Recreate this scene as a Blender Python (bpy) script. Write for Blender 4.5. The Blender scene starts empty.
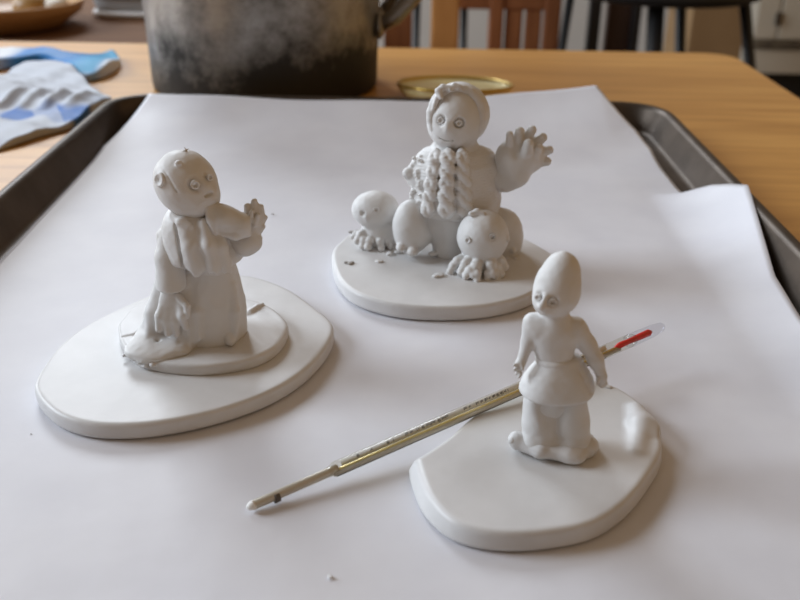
import bpy, bmesh, math, random
import numpy as np
from mathutils import Vector, Matrix
random.seed(7)
SC = bpy.context.scene
COL = SC.collection

# ------------------------------------------------------------------ camera
TH = math.radians(25.6); ROLL = .017; FP = 950.0
CAM = np.array([0, 0, .205])
fw = np.array([0, math.cos(TH), -math.sin(TH)])
r0 = np.array([1., 0, 0]); u0 = np.array([0, math.sin(TH), math.cos(TH)])
rr = r0 * math.cos(ROLL) + u0 * math.sin(ROLL)
uu = u0 * math.cos(ROLL) - r0 * math.sin(ROLL)
def ray(px, py): return fw + (px - 400) / FP * rr + (300 - py) / FP * uu
def P(px, py, z=0.):            # point of a horizontal plane
    v = ray(px, py); return CAM + v * (z - CAM[2]) / v[2]
def Q(px, py, y):               # point of an upright plane
    v = ray(px, py); return CAM + v * (y - CAM[1]) / v[1]
cd = bpy.data.cameras.new('camera'); cam = bpy.data.objects.new('camera', cd); COL.objects.link(cam)
M = Matrix.Identity(4)
for i in range(3):
    M[i][0] = rr[i]; M[i][1] = uu[i]; M[i][2] = -fw[i]; M[i][3] = CAM[i]
cam.matrix_world = M
cd.sensor_width = 36; cd.lens = 36 * FP / 800; cd.clip_start = .01; cd.clip_end = 50
cd.dof.use_dof = True; cd.dof.focus_distance = .39; cd.dof.aperture_fstop = 13
SC.camera = cam

# ------------------------------------------------------------------ materials
def mat(name, col, rough=.5, metal=0., spec=.5):
    m = bpy.data.materials.new(name); m.use_nodes = True
    b = m.node_tree.nodes['Principled BSDF']
    b.inputs['Base Color'].default_value = (*col, 1); b.inputs['Roughness'].default_value = rough
    b.inputs['Metallic'].default_value = metal; b.inputs['Specular IOR Level'].default_value = spec
    return m
def nd(m, typ, **kw):
    n = m.node_tree.nodes.new(typ)
    for k, v in kw.items():
        if hasattr(n, k): setattr(n, k, v)
        else: n.inputs[k].default_value = v
    return n
def lk(m, a, b): m.node_tree.links.new(a, b)
def bsdf(m): return m.node_tree.nodes['Principled BSDF']
def ramp(m, stops):
    r = nd(m, 'ShaderNodeValToRGB'); e = r.color_ramp.elements
    while len(e) < len(stops): e.new(.5)
    for x, (p, c) in zip(e, stops): x.position = p; x.color = (*c, 1)
    return r
def noise_mat(name, stops, scale, rough=.5, metal=0., bump=0., bscale=None, detail=5, stretch=(1, 1, 1), spec=.5, bdist=.001):
    m = mat(name, stops[0][1], rough, metal, spec)
    tc = nd(m, 'ShaderNodeTexCoord'); mp = nd(m, 'ShaderNodeMapping'); mp.inputs['Scale'].default_value = stretch
    lk(m, tc.outputs['Object'], mp.inputs['Vector'])
    n = nd(m, 'ShaderNodeTexNoise'); n.inputs['Scale'].default_value = scale; n.inputs['Detail'].default_value = detail
    lk(m, mp.outputs['Vector'], n.inputs['Vector'])
    r = ramp(m, stops); lk(m, n.outputs['Fac'], r.inputs['Fac']); lk(m, r.outputs['Color'], bsdf(m).inputs['Base Color'])
    if bump:
        n2 = nd(m, 'ShaderNodeTexNoise'); n2.inputs['Scale'].default_value = bscale or scale; n2.inputs['Detail'].default_value = 4
        lk(m, mp.outputs['Vector'], n2.inputs['Vector'])
        bp = nd(m, 'ShaderNodeBump'); bp.inputs['Strength'].default_value = bump; bp.inputs['Distance'].default_value = bdist
        lk(m, n2.outputs['Fac'], bp.inputs['Height']); lk(m, bp.outputs['Normal'], bsdf(m).inputs['Normal'])
    return m
CLAY = noise_mat('white_clay', [(.3, (.655, .645, .635)), (.7, (.705, .695, .685))], 60, .5, bump=.35, bscale=260, spec=.35, bdist=.0006)
CLAYD = noise_mat('soiled_clay', [(.35, (.625, .615, .61)), (.7, (.695, .685, .68))], 45, .42, bump=.3, bscale=120, spec=.45, bdist=.0005)
DIRT = noise_mat('grey_crumb', [(.3, (.24, .22, .20)), (.7, (.48, .45, .42))], 300, .8)
PAPER = noise_mat('parchment', [(.35, (.685, .68, .72)), (.65, (.735, .73, .765))], 25, .5, bump=.3, bscale=38, spec=.3, bdist=.0012)
TRAY = noise_mat('seasoned_steel', [(.3, (.056, .040, .028)), (.7, (.094, .070, .052))], 40, .42, .6, bump=.15, bscale=300, bdist=.0004)
BLACK = mat('black_paint', (.012, .012, .013), .4)
CREAM = noise_mat('cream_paint', [(.3, (.50, .45, .36)), (.7, (.56, .50, .41))], 3, .5)
GREY = noise_mat('grey_plaster', [(.3, (.56, .54, .51)), (.7, (.62, .60, .57))], 3, .8)
REDWOOD = noise_mat('reddish_wood', [(.3, (.19, .065, .024)), (.7, (.29, .11, .042))], 8, .45, stretch=(6, 6, 1))
OAK = noise_mat('light_oak', [(.3, (.50, .22, .065)), (.7, (.62, .30, .10))], 8, .45, stretch=(6, 6, 1))
DARKWOOD = noise_mat('dark_brown_wood', [(.3, (.13, .065, .034)), (.7, (.20, .105, .055))], 5, .75, stretch=(1, 8, 1), spec=.15)
BOWLWOOD = noise_mat('turned_wood', [(.3, (.34, .18, .07)), (.7, (.46, .27, .12))], 9, .45, stretch=(1, 1, 8))
FLOORM = noise_mat('floor_boards', [(.3, (.10, .07, .045)), (.7, (.16, .11, .07))], 4, .5, stretch=(1, 8, 1))

def wood():
    m = mat('table_wood', (.5, .28, .1), .38, 0, .5)
    tc = nd(m, 'ShaderNodeTexCoord'); mp = nd(m, 'ShaderNodeMapping'); mp.inputs['Scale'].default_value = (1.2, 14, 1)
    lk(m, tc.outputs['Object'], mp.inputs['Vector'])
    n = nd(m, 'ShaderNodeTexNoise'); n.inputs['Scale'].default_value = 4; n.inputs['Detail'].default_value = 8; n.inputs['Roughness'].default_value = .6
    n.inputs['Distortion'].default_value = .4
    lk(m, mp.outputs['Vector'], n.inputs['Vector'])
    r = ramp(m, [(.30, (.46, .215, .048)), (.5, (.59, .295, .075)), (.68, (.68, .365, .10))])
    lk(m, n.outputs['Fac'], r.inputs['Fac']); lk(m, r.outputs['Color'], bsdf(m).inputs['Base Color'])
    bp = nd(m, 'ShaderNodeBump'); bp.inputs['Strength'].default_value = .12; bp.inputs['Distance'].default_value = .001
    lk(m, n.outputs['Fac'], bp.inputs['Height']); lk(m, bp.outputs['Normal'], bsdf(m).inputs['Normal'])
    return m
WOOD = wood()

def pot_mat():
    m = mat('tarnished_aluminium', (.3, .29, .28), .42, .55)
    tc = nd(m, 'ShaderNodeTexCoord')
    a = nd(m, 'ShaderNodeTexNoise'); a.inputs['Scale'].default_value = 14; a.inputs['Detail'].default_value = 8; a.inputs['Roughness'].default_value = .72
    lk(m, tc.outputs['Object'], a.inputs['Vector'])
    sx = nd(m, 'ShaderNodeSeparateXYZ'); lk(m, tc.outputs['Object'], sx.inputs['Vector'])
    # soot burnt on around the foot of the pot, in ragged patches
    g = nd(m, 'ShaderNodeMapRange'); g.inputs['From Min'].default_value = .0; g.inputs['From Max'].default_value = .065
    g.inputs['To Min'].default_value = .27; g.inputs['To Max'].default_value = -.08
    lk(m, sx.outputs['Z'], g.inputs['Value'])
    s = nd(m, 'ShaderNodeMath', operation='ADD'); lk(m, a.outputs['Fac'], s.inputs[0]); lk(m, g.outputs['Result'], s.inputs[1])
    r = ramp(m, [(.36, (.36, .355, .345)), (.46, (.24, .232, .222)), (.54, (.15, .144, .135)), (.63, (.034, .032, .030))])
    lk(m, s.outputs[0], r.inputs['Fac']); lk(m, r.outputs['Color'], bsdf(m).inputs['Base Color'])
    rg = ramp(m, [(.4, (.34,) * 3), (.7, (.62,) * 3)]); lk(m, s.outputs[0], rg.inputs['Fac']); lk(m, rg.outputs['Color'], bsdf(m).inputs['Roughness'])
    bp = nd(m, 'ShaderNodeBump'); bp.inputs['Strength'].default_value = .25; bp.inputs['Distance'].default_value = .001
    lk(m, a.outputs['Fac'], bp.inputs['Height']); lk(m, bp.outputs['Normal'], bsdf(m).inputs['Normal'])
    return m
POT = pot_mat()

def glass_mat(name, tint):
    m = bpy.data.materials.new(name); m.use_nodes = True; nt = m.node_tree; nt.nodes.clear()
    o = nt.nodes.new('ShaderNodeOutputMaterial'); mx = nt.nodes.new('ShaderNodeMixShader')
    t = nt.nodes.new('ShaderNodeBsdfTransparent'); t.inputs[0].default_value = (*tint, 1)
    g = nt.nodes.new('ShaderNodeBsdfGlossy'); g.inputs['Roughness'].default_value = .08
    f = nt.nodes.new('ShaderNodeLayerWeight'); f.inputs['Blend'].default_value = .5
    p = nt.nodes.new('ShaderNodeMath'); p.operation = 'POWER'; p.inputs[1].default_value = 3.5; nt.links.new(f.outputs['Facing'], p.inputs[0])
    q = nt.nodes.new('ShaderNodeMath'); q.operation = 'MULTIPLY_ADD'; q.inputs[1].default_value = .18; q.inputs[2].default_value = .04; nt.links.new(p.outputs[0], q.inputs[0])
    nt.links.new(q.outputs[0], mx.inputs[0]); nt.links.new(t.outputs[0], mx.inputs[1]); nt.links.new(g.outputs[0], mx.inputs[2])
    nt.links.new(mx.outputs[0], o.inputs[0]); return m
GLASS = glass_mat('thermometer_glass', (.93, .92, .88))
PLASTIC = glass_mat('clear_cap_plastic', (.93, .93, .95))

# ------------------------------------------------------------------ object helpers
def mesh_obj(name, verts, faces, m, parent=None, origin=(0, 0, 0), smooth=True):
    me = bpy.data.meshes.new(name); o0 = np.array(origin)
    me.from_pydata([tuple(np.array(v) - o0) for v in verts] if not isinstance(verts, np.ndarray) else (verts - o0).tolist(), [], faces if isinstance(faces, list) else faces.tolist())
    me.polygons.foreach_set('use_smooth', [smooth] * len(me.polygons)); me.update()
    if m: me.materials.append(m)
    ob = bpy.data.objects.new(name, me); COL.objects.link(ob)
    if parent is None: ob.location = origin
    else: ob.parent = parent; ob.location = Vector(origin) - parent.location
    return ob
def from_bm(name, bm, m, parent=None, loc=(0, 0, 0), smooth=True, recalc=True):
    if recalc: bmesh.ops.recalc_face_normals(bm, faces=bm.faces)
    me = bpy.data.meshes.new(name); bm.to_mesh(me); bm.free()
    me.polygons.foreach_set('use_smooth', [smooth] * len(me.polygons))
    me.materials.append(m)
    ob = bpy.data.objects.new(name, me); COL.objects.link(ob); ob.parent = parent; ob.location = loc
    return ob
def empty(name, loc, rz=0.):
    o = bpy.data.objects.new(name, None); COL.objects.link(o); o.location = loc; o.rotation_euler.z = rz
    o.empty_display_size = .02
    return o
def tag(o, label=None, cat=None, group=None, kind=None):
    if label: o['label'] = label
    if cat: o['category'] = cat
    if group: o['group'] = group
    if kind: o['kind'] = kind
    return o
def bbox(bm, lo, hi, bev=0., seg=2):
    r = bmesh.ops.create_cube(bm, size=1.)
    lo = Vector(lo); hi = Vector(hi)
    for v in r['verts']:
        v.co = Vector([(lo[i] + hi[i]) / 2 + v.co[i] * (hi[i] - lo[i]) for i in range(3)])
    if bev:
        es = list({e for v in r['verts'] for e in v.link_edges})
        bmesh.ops.bevel(bm, geom=es, offset=bev, segments=seg, affect='EDGES', profile=.5)
def box_obj(name, lo, hi, m, parent=None, bev=.004):
    bm = bmesh.new(); bbox(bm, lo, hi, bev); return from_bm(name, bm, m, parent, smooth=False)
def tube(bm, pts, rad, n=12, cap=True):
    pts = [Vector(p) for p in pts]; rad = rad if isinstance(rad, (list, tuple)) else [rad] * len(pts)
    rings = []; ref = None
    for i, p in enumerate(pts):
        t = (pts[min(i + 1, len(pts) - 1)] - pts[max(i - 1, 0)]).normalized()
        if ref is None: ref = Vector((0, 0, 1)) if abs(t.z) < .9 else Vector((1, 0, 0))
        a = (ref - t * ref.dot(t)).normalized(); b = t.cross(a); ref = a
        rings.append([bm.verts.new(p + (a * math.cos(2 * math.pi * k / n) + b * math.sin(2 * math.pi * k / n)) * rad[i]) for k in range(n)])
    for i in range(len(rings) - 1):
        for k in range(n): bm.faces.new((rings[i][k], rings[i][(k + 1) % n], rings[i + 1][(k + 1) % n], rings[i + 1][k]))
    if cap: bm.faces.new(rings[0][::-1]); bm.faces.new(rings[-1])
def lathe(bm, prof, n=64):      # closed profile of (r, z); r=0 ends make poles
    rings = []
    for r, z in prof:
        if r < 1e-6: rings.append([bm.verts.new((0, 0, z))])
        else: rings.append([bm.verts.new((r * math.cos(2 * math.pi * k / n), r * math.sin(2 * math.pi * k / n), z)) for k in range(n)])
    for a, b in zip(rings, rings[1:]):
        for k in range(n):
            k2 = (k + 1) % n
            if len(a) == 1 and len(b) == 1: continue
            if len(a) == 1: bm.faces.new((a[0], b[k2], b[k]))
            elif len(b) == 1: bm.faces.new((a[k], a[k2], b[0]))
            else: bm.faces.new((a[k], a[k2], b[k2], b[k]))

# ------------------------------------------------------------------ clay modelling: blended volumes turned into a skin
class Clay:
    def __init__(s): s.ops = []
    def op(s, kind, fn, lo, hi, k): s.ops.append((kind, fn, np.array(lo, float), np.array(hi, float), k)); return s
    def ball(s, c, r, k=1.5, rot=None, kind='u'):
        c = np.array(c, float); r = np.array([r] * 3 if np.isscalar(r) else r, float); R = None
        if rot is not None: R = np.array(Matrix.Rotation(math.radians(rot[1]), 3, rot[0]))
        def fn(x, y, z):
            x, y, z = x - c[0], y - c[1], z - c[2]
            if R is not None:
                x, y, z = R[0][0] * x + R[1][0] * y + R[2][0] * z, R[0][1] * x + R[1][1] * y + R[2][1] * z, R[0][2] * x + R[1][2] * y + R[2][2] * z
            a = np.sqrt((x / r[0]) ** 2 + (y / r[1]) ** 2 + (z / r[2]) ** 2); b = np.sqrt((x / r[0] ** 2) ** 2 + (y / r[1] ** 2) ** 2 + (z / r[2] ** 2) ** 2)
            return a * (a - 1) / np.maximum(b, 1e-6)
        m = max(r) if R is not None else r
        return s.op(kind, fn, c - m, c + m, k)
    def cone(s, a, b, ra, rb=None, k=1.5, kind='u', flat=None):
        a = np.array(a, float); b = np.array(b, float); rb = ra if rb is None else rb; d = b - a; L = max(d @ d, 1e-9)
        fy = flat or 1.
        def fn(x, y, z):
            x, y, z = x - a[0], y - a[1], z - a[2]
            t = np.clip((x * d[0] + y * d[1] + z * d[2]) / L, 0, 1)
            return np.sqrt((x - t * d[0]) ** 2 + ((y - t * d[1]) / fy) ** 2 + (z - t * d[2]) ** 2) - (ra + t * (rb - ra))
        m = max(ra, rb) * max(1, fy)
        return s.op(kind, fn, np.minimum(a, b) - m, np.maximum(a, b) + m, k)
    def chain(s, pts, rad, k=1.5, kind='u', flat=None):
        for i in range(len(pts) - 1): s.cone(pts[i], pts[i + 1], rad[i], rad[i + 1], k, kind, flat)
        return s
    def ring(s, c, R, r, nrm=(0, -1, 0), k=.5, kind='u'):
        c = np.array(c, float); n = np.array(nrm, float); n /= np.linalg.norm(n)
        def fn(x, y, z):
            x, y, z = x - c[0], y - c[1], z - c[2]
            h = x * n[0] + y * n[1] + z * n[2]; q = np.sqrt(np.maximum(x * x + y * y + z * z - h * h, 0)) - R
            return np.sqrt(q * q + h * h) - r
        return s.op(kind, fn, c - R - r, c + R + r, k)
    def rev(s, c, prof, sx=1., sy=1., k=1., kind='u', rnd=.6, wob=None):   # body of revolution, prof = [(radius, z)] from bottom to top
        c = np.array(c, float); pr = np.array(prof, float); zs = pr[:, 1]; rs = pr[:, 0]
        def fn(x, y, z):
            x, y, z = (x - c[0]) / sx, (y - c[1]) / sy, z - c[2]
            R = np.interp(z, zs, rs)
            if wob: R = R * (1 + wob(np.arctan2(y, x), z))
            q = (np.sqrt(x * x + y * y) - R) * min(sx, sy) * .85 + rnd; h = np.maximum(zs[0] - z, z - zs[-1]) + rnd
            return np.minimum(np.maximum(q, h), 0) + np.sqrt(np.maximum(q, 0) ** 2 + np.maximum(h, 0) ** 2) - rnd
        m = max(rs) * 1.15
        return s.op(kind, fn, c + [-m * sx, -m * sy, zs[0]], c + [m * sx, m * sy, zs[-1]], k)
    def slab(s, poly, z0, z1, rnd=1.5, taper=None, k=1., kind='u', dz=None):
        A = np.array(poly, float); B = np.roll(A, -1, 0)
        def fn(x, y, z):
            X, Y = x[:, :, 0], y[:, :, 0]                # the outline is the same at every height
            d = np.full(X.shape, 1e9); ins = np.zeros(X.shape, bool)
            for (ax, ay), (bx, by) in zip(A, B):
                ex, ey = bx - ax, by - ay; wx, wy = X - ax, Y - ay
                t = np.clip((wx * ex + wy * ey) / max(ex * ex + ey * ey, 1e-9), 0, 1)
                d = np.minimum(d, (wx - t * ex) ** 2 + (wy - t * ey) ** 2)
                if by != ay: ins ^= ((ay > Y) != (by > Y)) & (X < (bx - ax) * (Y - ay) / (by - ay) + ax)
            d = np.where(ins, -np.sqrt(d), np.sqrt(d))[:, :, None]
            top = z1 + (dz(X, Y)[:, :, None] if dz else 0)
            if taper: d = d + np.clip((z - z0) / (z1 - z0), 0, 1) * taper(X, Y)[:, :, None]
            q = d + rnd; h = np.maximum(z0 - z, z - top) + rnd
            return np.minimum(np.maximum(q, h), 0) + np.sqrt(np.maximum(q, 0) ** 2 + np.maximum(h, 0) ** 2) - rnd
        return s.op(kind, fn, [*A.min(0), z0], [*A.max(0), z1 + 2], k)
    def skin(s, h=.45, disp=None, floor=None, wob=1.):
        adds = [o for o in s.ops if o[0] == 'u']
        lo = np.min([o[2] for o in adds], 0) - 2.5; hi = np.max([o[3] for o in adds], 0) + 2.5
        n = np.ceil((hi - lo) / h).astype(int) + 1
        ax = [lo[i] + h * np.arange(n[i]) for i in range(3)]
        F = np.full(n, 50., np.float32)
        for kind, fn, a, b, k in s.ops:
            m = k + 2 * h + .6
            i0 = np.maximum(np.floor((a - m - lo) / h).astype(int), 0); i1 = np.minimum(np.ceil((b + m - lo) / h).astype(int) + 1, n)
            if np.any(i1 <= i0): continue
            sl = tuple(slice(i0[j], i1[j]) for j in range(3))
            X, Y, Z = np.meshgrid(*[ax[j][sl[j]] for j in range(3)], indexing='ij')
            d = fn(X, Y, Z); f = F[sl]
            if kind == 'u':
                hh = np.maximum(k - np.abs(f - d), 0) / k; F[sl] = np.minimum(f, d) - hh * hh * k * .25
            else:
                hh = np.maximum(k - np.abs(f + d), 0) / k; F[sl] = np.maximum(f, -d) + hh * hh * k * .25
        X, Y, Z = np.meshgrid(*ax, indexing='ij')
        F += wob * (.10 * np.sin(X * .55 + Y * .3 + 1.3) * np.sin(Z * .5 + .7 * np.sin(X * .31)) + .05 * np.sin(X * 1.3 + 2) * np.sin(Y * 1.1) * np.sin(Z * 1.2 + 1)).astype(np.float32) if wob else 0
        if disp: F -= disp(X, Y, Z).astype(np.float32)
        if floor is not None: F = np.maximum(F, (floor - Z).astype(np.float32))
        return nets(F, lo, h)
def nets(F, lo, h):
    S = F < 0
    c = [S[i:F.shape[0] - 1 + i, j:F.shape[1] - 1 + j, k:F.shape[2] - 1 + k] for i in (0, 1) for j in (0, 1) for k in (0, 1)]
    cnt = sum(x.astype(np.int8) for x in c); act = (cnt > 0) & (cnt < 8)
    I = np.argwhere(act); idx = np.full(act.shape, -1, np.int64); idx[act] = np.arange(len(I))
    acc = np.zeros((len(I), 3)); num = np.zeros(len(I))
    cs = [(i, j, k) for i in (0, 1) for j in (0, 1) for k in (0, 1)]
    val = {q: F[I[:, 0] + q[0], I[:, 1] + q[1], I[:, 2] + q[2]] for q in cs}
    for a in cs:
        for d in range(3):
            if a[d]: continue
            b = tuple(a[e] + (e == d) for e in range(3)); f0, f1 = val[a], val[b]; cr = (f0 < 0) != (f1 < 0)
            t = np.where(cr, f0 / np.where(cr, f0 - f1, 1), 0)
            p = np.tile(np.array(a, float), (len(I), 1)); p[:, d] += t
            acc[cr] += p[cr]; num[cr] += 1
    V = lo + h * (I + acc / num[:, None]); fs = []
    for d in range(3):
        e, g = (d + 1) % 3, (d + 2) % 3
        a = [slice(None)] * 3; b = [slice(None)] * 3; a[d] = slice(0, -1); b[d] = slice(1, None)
        A, B = S[tuple(a)], S[tuple(b)]
        for fl in (0, 1):
            W = np.argwhere((A & ~B) if fl == 0 else (~A & B))
            W = W[(W[:, e] > 0) & (W[:, g] > 0) & (W[:, e] < F.shape[e] - 1) & (W[:, g] < F.shape[g] - 1)]
            if not len(W): continue
            def ci(de, dg):
                w = W.copy(); w[:, e] += de; w[:, g] += dg; return idx[w[:, 0], w[:, 1], w[:, 2]]
            q = np.stack([ci(-1, -1), ci(0, -1), ci(0, 0), ci(-1, 0)], 1)
            fs.append(q if fl == 0 else q[:, ::-1])
    fs = np.concatenate(fs); fs = fs[(fs >= 0).all(1)]
    return V, fs
def sculpt(name, clay, m, parent=None, h=.45, disp=None, floor=None, origin=None, smooth_it=1, wob=1.):
    V, Fc = clay.skin(h, disp, floor, wob)
    for _ in range(smooth_it):      # rub the surface smooth
        acc = np.zeros_like(V); c = np.zeros(len(V))
        for k in range(4):
            np.add.at(acc, Fc[:, k], V[Fc[:, (k + 1) % 4]]); np.add.at(c, Fc[:, k], 1)
        V = V * .5 + .5 * acc / np.maximum(c, 1)[:, None]
    V = V / 1000.
    og = origin if origin is not None else (tuple(parent.location) if parent else (*V.mean(0)[:2], V[:, 2].min()))
    return mesh_obj(name, V, Fc, m, parent, og)
def outline(pts, sig=3.0):           # closed smooth curve close to the rough corner points (mm)
    a = np.array(pts, float); n = len(a); out = []
    for i in range(n):
        p0, p1, p2, p3 = a[i - 1], a[i], a[(i + 1) % n], a[(i + 2) % n]
        m = max(2, int(np.linalg.norm(p2 - p1) / 1.0))
        for t in np.arange(m) / m:
            out.append(.5 * (2 * p1 + (p2 - p0) * t + (2 * p0 - 5 * p1 + 4 * p2 - p3) * t * t + (3 * p1 - p0 - 3 * p2 + p3) * t ** 3))
    o = np.array(out)
    L = np.r_[0, np.cumsum(np.linalg.norm(np.roll(o, -1, 0) - o, axis=1))]; N = int(L[-1] / 1.5)
    q = np.vstack([o, o[:1]]); u = np.linspace(0, L[-1], N, endpoint=False)
    o = np.stack([np.interp(u, L, q[:, 0]), np.interp(u, L, q[:, 1])], 1)
    k = int(sig * 3 / 1.5) + 1; w = np.exp(-.5 * (np.arange(-k, k + 1) * 1.5 / sig) ** 2); w /= w.sum()
    return sum(w[j + k] * np.roll(o, -j, 0) for j in range(-k, k + 1))
def foot(pairs, zb, zt):            # outline given on the lower edge (near side) or the upper edge (far side); metres -> mm
    return [P(px, py, zb if low else zt)[:2] * 1000 for px, py, low in pairs]

# ------------------------------------------------------------------ the room
fl = box_obj('floor', (-4, -1.5, -.80), (4, 4.5, -.75), FLOORM, None, 0); tag(fl, kind='structure')
wb = box_obj('wall_back', (-4, 4.4, -.75), (4, 4.5, 1.8), GREY, None, 0); tag(wb, kind='structure')

# table
def table():
    t = empty('dining_table', (0, .4, -.75)); tag(t, 'orange brown wooden table with rounded corner under the baking tray', 'table')
    bm = bmesh.new(); x0, x1, y0, y1 = -1.3, .369, -.35, 1.086; R = .03; pts = []
    for cx, cy, a0 in ((x1 - R, y1 - R, 0), (x0 + R, y1 - R, 90), (x0 + R, y0 + R, 180), (x1 - R, y0 + R, 270)):
        for k in range(9): a = math.radians(a0 + k * 11.25); pts.append((cx + R * math.cos(a), cy + R * math.sin(a)))
    lv = [(-.034, .004), (-.030, 0), (-.005, 0), (-.0015, .0015), (0, .005)]; rings = []
    for z, ins in lv:
        rings.append([bm.verts.new((x - math.copysign(ins, x - .5 * (x0 + x1)), y - math.copysign(ins, y - .5 * (y0 + y1)), z)) for x, y in pts])
    n = len(pts)
    for a, b in zip(rings, rings[1:]):
        for k in range(n): bm.faces.new((a[k], a[(k + 1) % n], b[(k + 1) % n], b[k]))
    bm.faces.new(rings[0][::-1]); bm.faces.new(rings[-1])
    from_bm('table_top', bm, WOOD, t, -t.location, smooth=False)
    for x in (x0 + .08, x1 - .08):
        for y in (y0 + .08, y1 - .08):
            b = bmesh.new(); bbox(b, (x - .03, y - .03, -.75), (x + .03, y + .03, -.034), .004)
            from_bm('leg', b, WOOD, t, -t.location, smooth=False)
    for (a, b_) in (((x0 + .09, y0 + .07, -.11), (x1 - .09, y0 + .09, -.034)), ((x0 + .09, y1 - .09, -.11), (x1 - .09, y1 - .07, -.034))):
        b = bmesh.new(); bbox(b, a, b_, .002); from_bm('apron', b, WOOD, t, -t.location, smooth=False)
table()

# ------------------------------------------------------------------ tray
TX0, TX1, TY0, TY1 = -.2335, .2095, .13, .762
def rrect(x0, x1, y0, y1, R, n=10):
    out = []
    for cx, cy, a0 in ((x1 - R, y1 - R, 0), (x0 + R, y1 - R, 90), (x0 + R, y0 + R, 180), (x1 - R, y0 + R, 270)):
        for k in range(n + 1):
            a = math.radians(a0 + 90 * k / n); out.append((cx + R * math.cos(a), cy + R * math.sin(a)))
    return out
def tray():
    bm = bmesh.new(); rings = []
    prof = [(.024, .0004), (.0195, .0006), (.0165, .0022), (.0095, .0160), (.0035, .0160), (.0012, .0150), (.0, .0165), (-.0003, .0185), (.0006, .0205), (.0024, .0217),
            (.0048, .0217), (.0068, .0207), (.0082, .0187), (.0155, .0044), (.0172, .0024), (.020, .0016), (.026, .0014)]
    for ins, z in prof:
        rings.append([bm.verts.new((x, y, z)) for x, y in rrect(TX0 + ins, TX1 - ins, TY0 + ins, TY1 - ins, max(.040 - ins, .008))])
    n = len(rings[0])
    for a, b in zip(rings, rings[1:]):
        for k in range(n): bm.faces.new((a[k], a[(k + 1) % n], b[(k + 1) % n], b[k]))
    bm.faces.new(rings[0][::-1]); bm.faces.new(rings[-1])
    ob = from_bm('baking_tray', bm, TRAY)
    tag(ob, 'dark steel rimmed baking tray lined with white parchment paper', 'baking tray')
tray()

# ------------------------------------------------------------------ parchment
PZ = .0026
def paper():
    def xl(y): return np.interp(y, [.14, .46, .666, .750], [-.209, -.2125, -.2165, -.2024])
    def xr(y): return np.interp(y, [.14, .33, .40, .437, .481, .525, .5428, .5547, .5672, .5782, .5856, .675, .70, .751], [.186, .186, .187, .188, .1955, .2035, .2066, .2001, .1935, .1881, .1820, .1816, .176, .152])
    def zr(y): return np.interp(y, [.14, .33, .40, .437, .481, .525, .5428, .5547, .5672, .5782, .5856, .60], [.006, .007, .009, .0125, .0185, .0232, .0250, .0215, .0165, .010, .0035, PZ])
    def zb(x): return np.interp(x, [-.21, -.12, -.02, .04, .09, .155], [.0225, .0210, .0195, .0205, .0275, .0355])
    ys = np.concatenate([np.linspace(.146, .52, 90), np.linspace(.523, .60, 40), np.linspace(.603, .751, 60)])
    nx = 150; V = []; 
    for y in ys:
        a, b = xl(y), xr(y)
        for i in range(nx + 1):
            s = i / nx; x = a + (b - a) * s; z = PZ
            k = max(0, (x - .158) / max(b - .158, .001)) if b > .158 else 0
            z += (zr(y) - PZ) * k ** 1.7
            kb = max(0, (y - .632) / .119)
            z += (zb(x) - PZ) * kb ** 2.0
            z += .0003 * (1 + math.sin(x * 41 + 1.2 * math.sin(y * 23)) * math.sin(y * 33 + 1.5 * math.sin(x * 19))) * (1 + 2.5 * kb)
            # slight billow near the far right where the sheet lifts
            z += .0022 * math.exp(-((x - .12) / .05) ** 2 - ((y - .60) / .045) ** 2)
            V.append((x, y, z))
    w = nx + 1; Fc = [(j * w + i, j * w + i + 1, (j + 1) * w + i + 1, (j + 1) * w + i) for j in range(len(ys) - 1) for i in range(nx)]
    ob = mesh_obj('parchment_paper', V, Fc, PAPER, None, (0, .45, PZ))
    sm = ob.modifiers.new('thickness', 'SOLIDIFY'); sm.thickness = .00015; sm.offset = -1
    tag(ob, 'white parchment sheet lining the baking tray with one corner over the right rim', 'baking paper')
paper()
ZP = .0034      # resting height on the sheet

# ------------------------------------------------------------------ clay slabs
LT = ZP + .0072
def mm(z): return z * 1000
left_pts = [(36.5, 402, 1), (52, 424, 1), (75, 436, 1), (105, 441, 1), (147, 440, 1), (190, 433, 1), (232, 422, 1), (275, 405, 1), (309, 382, 1), (330, 356, 1), (333.5, 337, 1),
            (313, 305, 0), (292, 290, 0), (266, 279, 0), (241, 274, 0), (210, 276, 0), (180, 283, 0), (150, 294, 0), (118, 308, 0), (88, 323, 0), (62, 342, 0), (44, 364, 0)]
c = Clay(); c.slab(outline(foot(left_pts, ZP, LT)), mm(ZP), mm(LT), 2.0)
tag(sculpt('clay_slab', c, CLAYD, None, .6, smooth_it=3, wob=0), 'large flat oval of white clay under the robed figure with the smaller round base', 'clay slab')
BT = ZP + .0078
back_pts = [(332, 265, 1), (336.5, 288, 1), (352, 305, 1), (378, 315, 1), (408, 320.5, 1), (447, 322, 1), (482, 320, 1), (512, 314, 1), (534, 305, 1), (550, 288, 1), (554, 271, 1),
            (537, 244, 0), (515, 234, 0), (480, 227, 0), (440, 222, 0), (400, 221, 0), (372, 224, 0), (354, 230, 0), (341, 240, 0)]
c = Clay(); c.slab(outline(foot(back_pts, ZP, BT)), mm(ZP), mm(BT), 1.8)
tag(sculpt('clay_slab', c, CLAYD, None, .6, smooth_it=3, wob=0), 'round white clay slab under the seated figure in the cable jumper', 'clay slab')
RT = ZP + .0075
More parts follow.
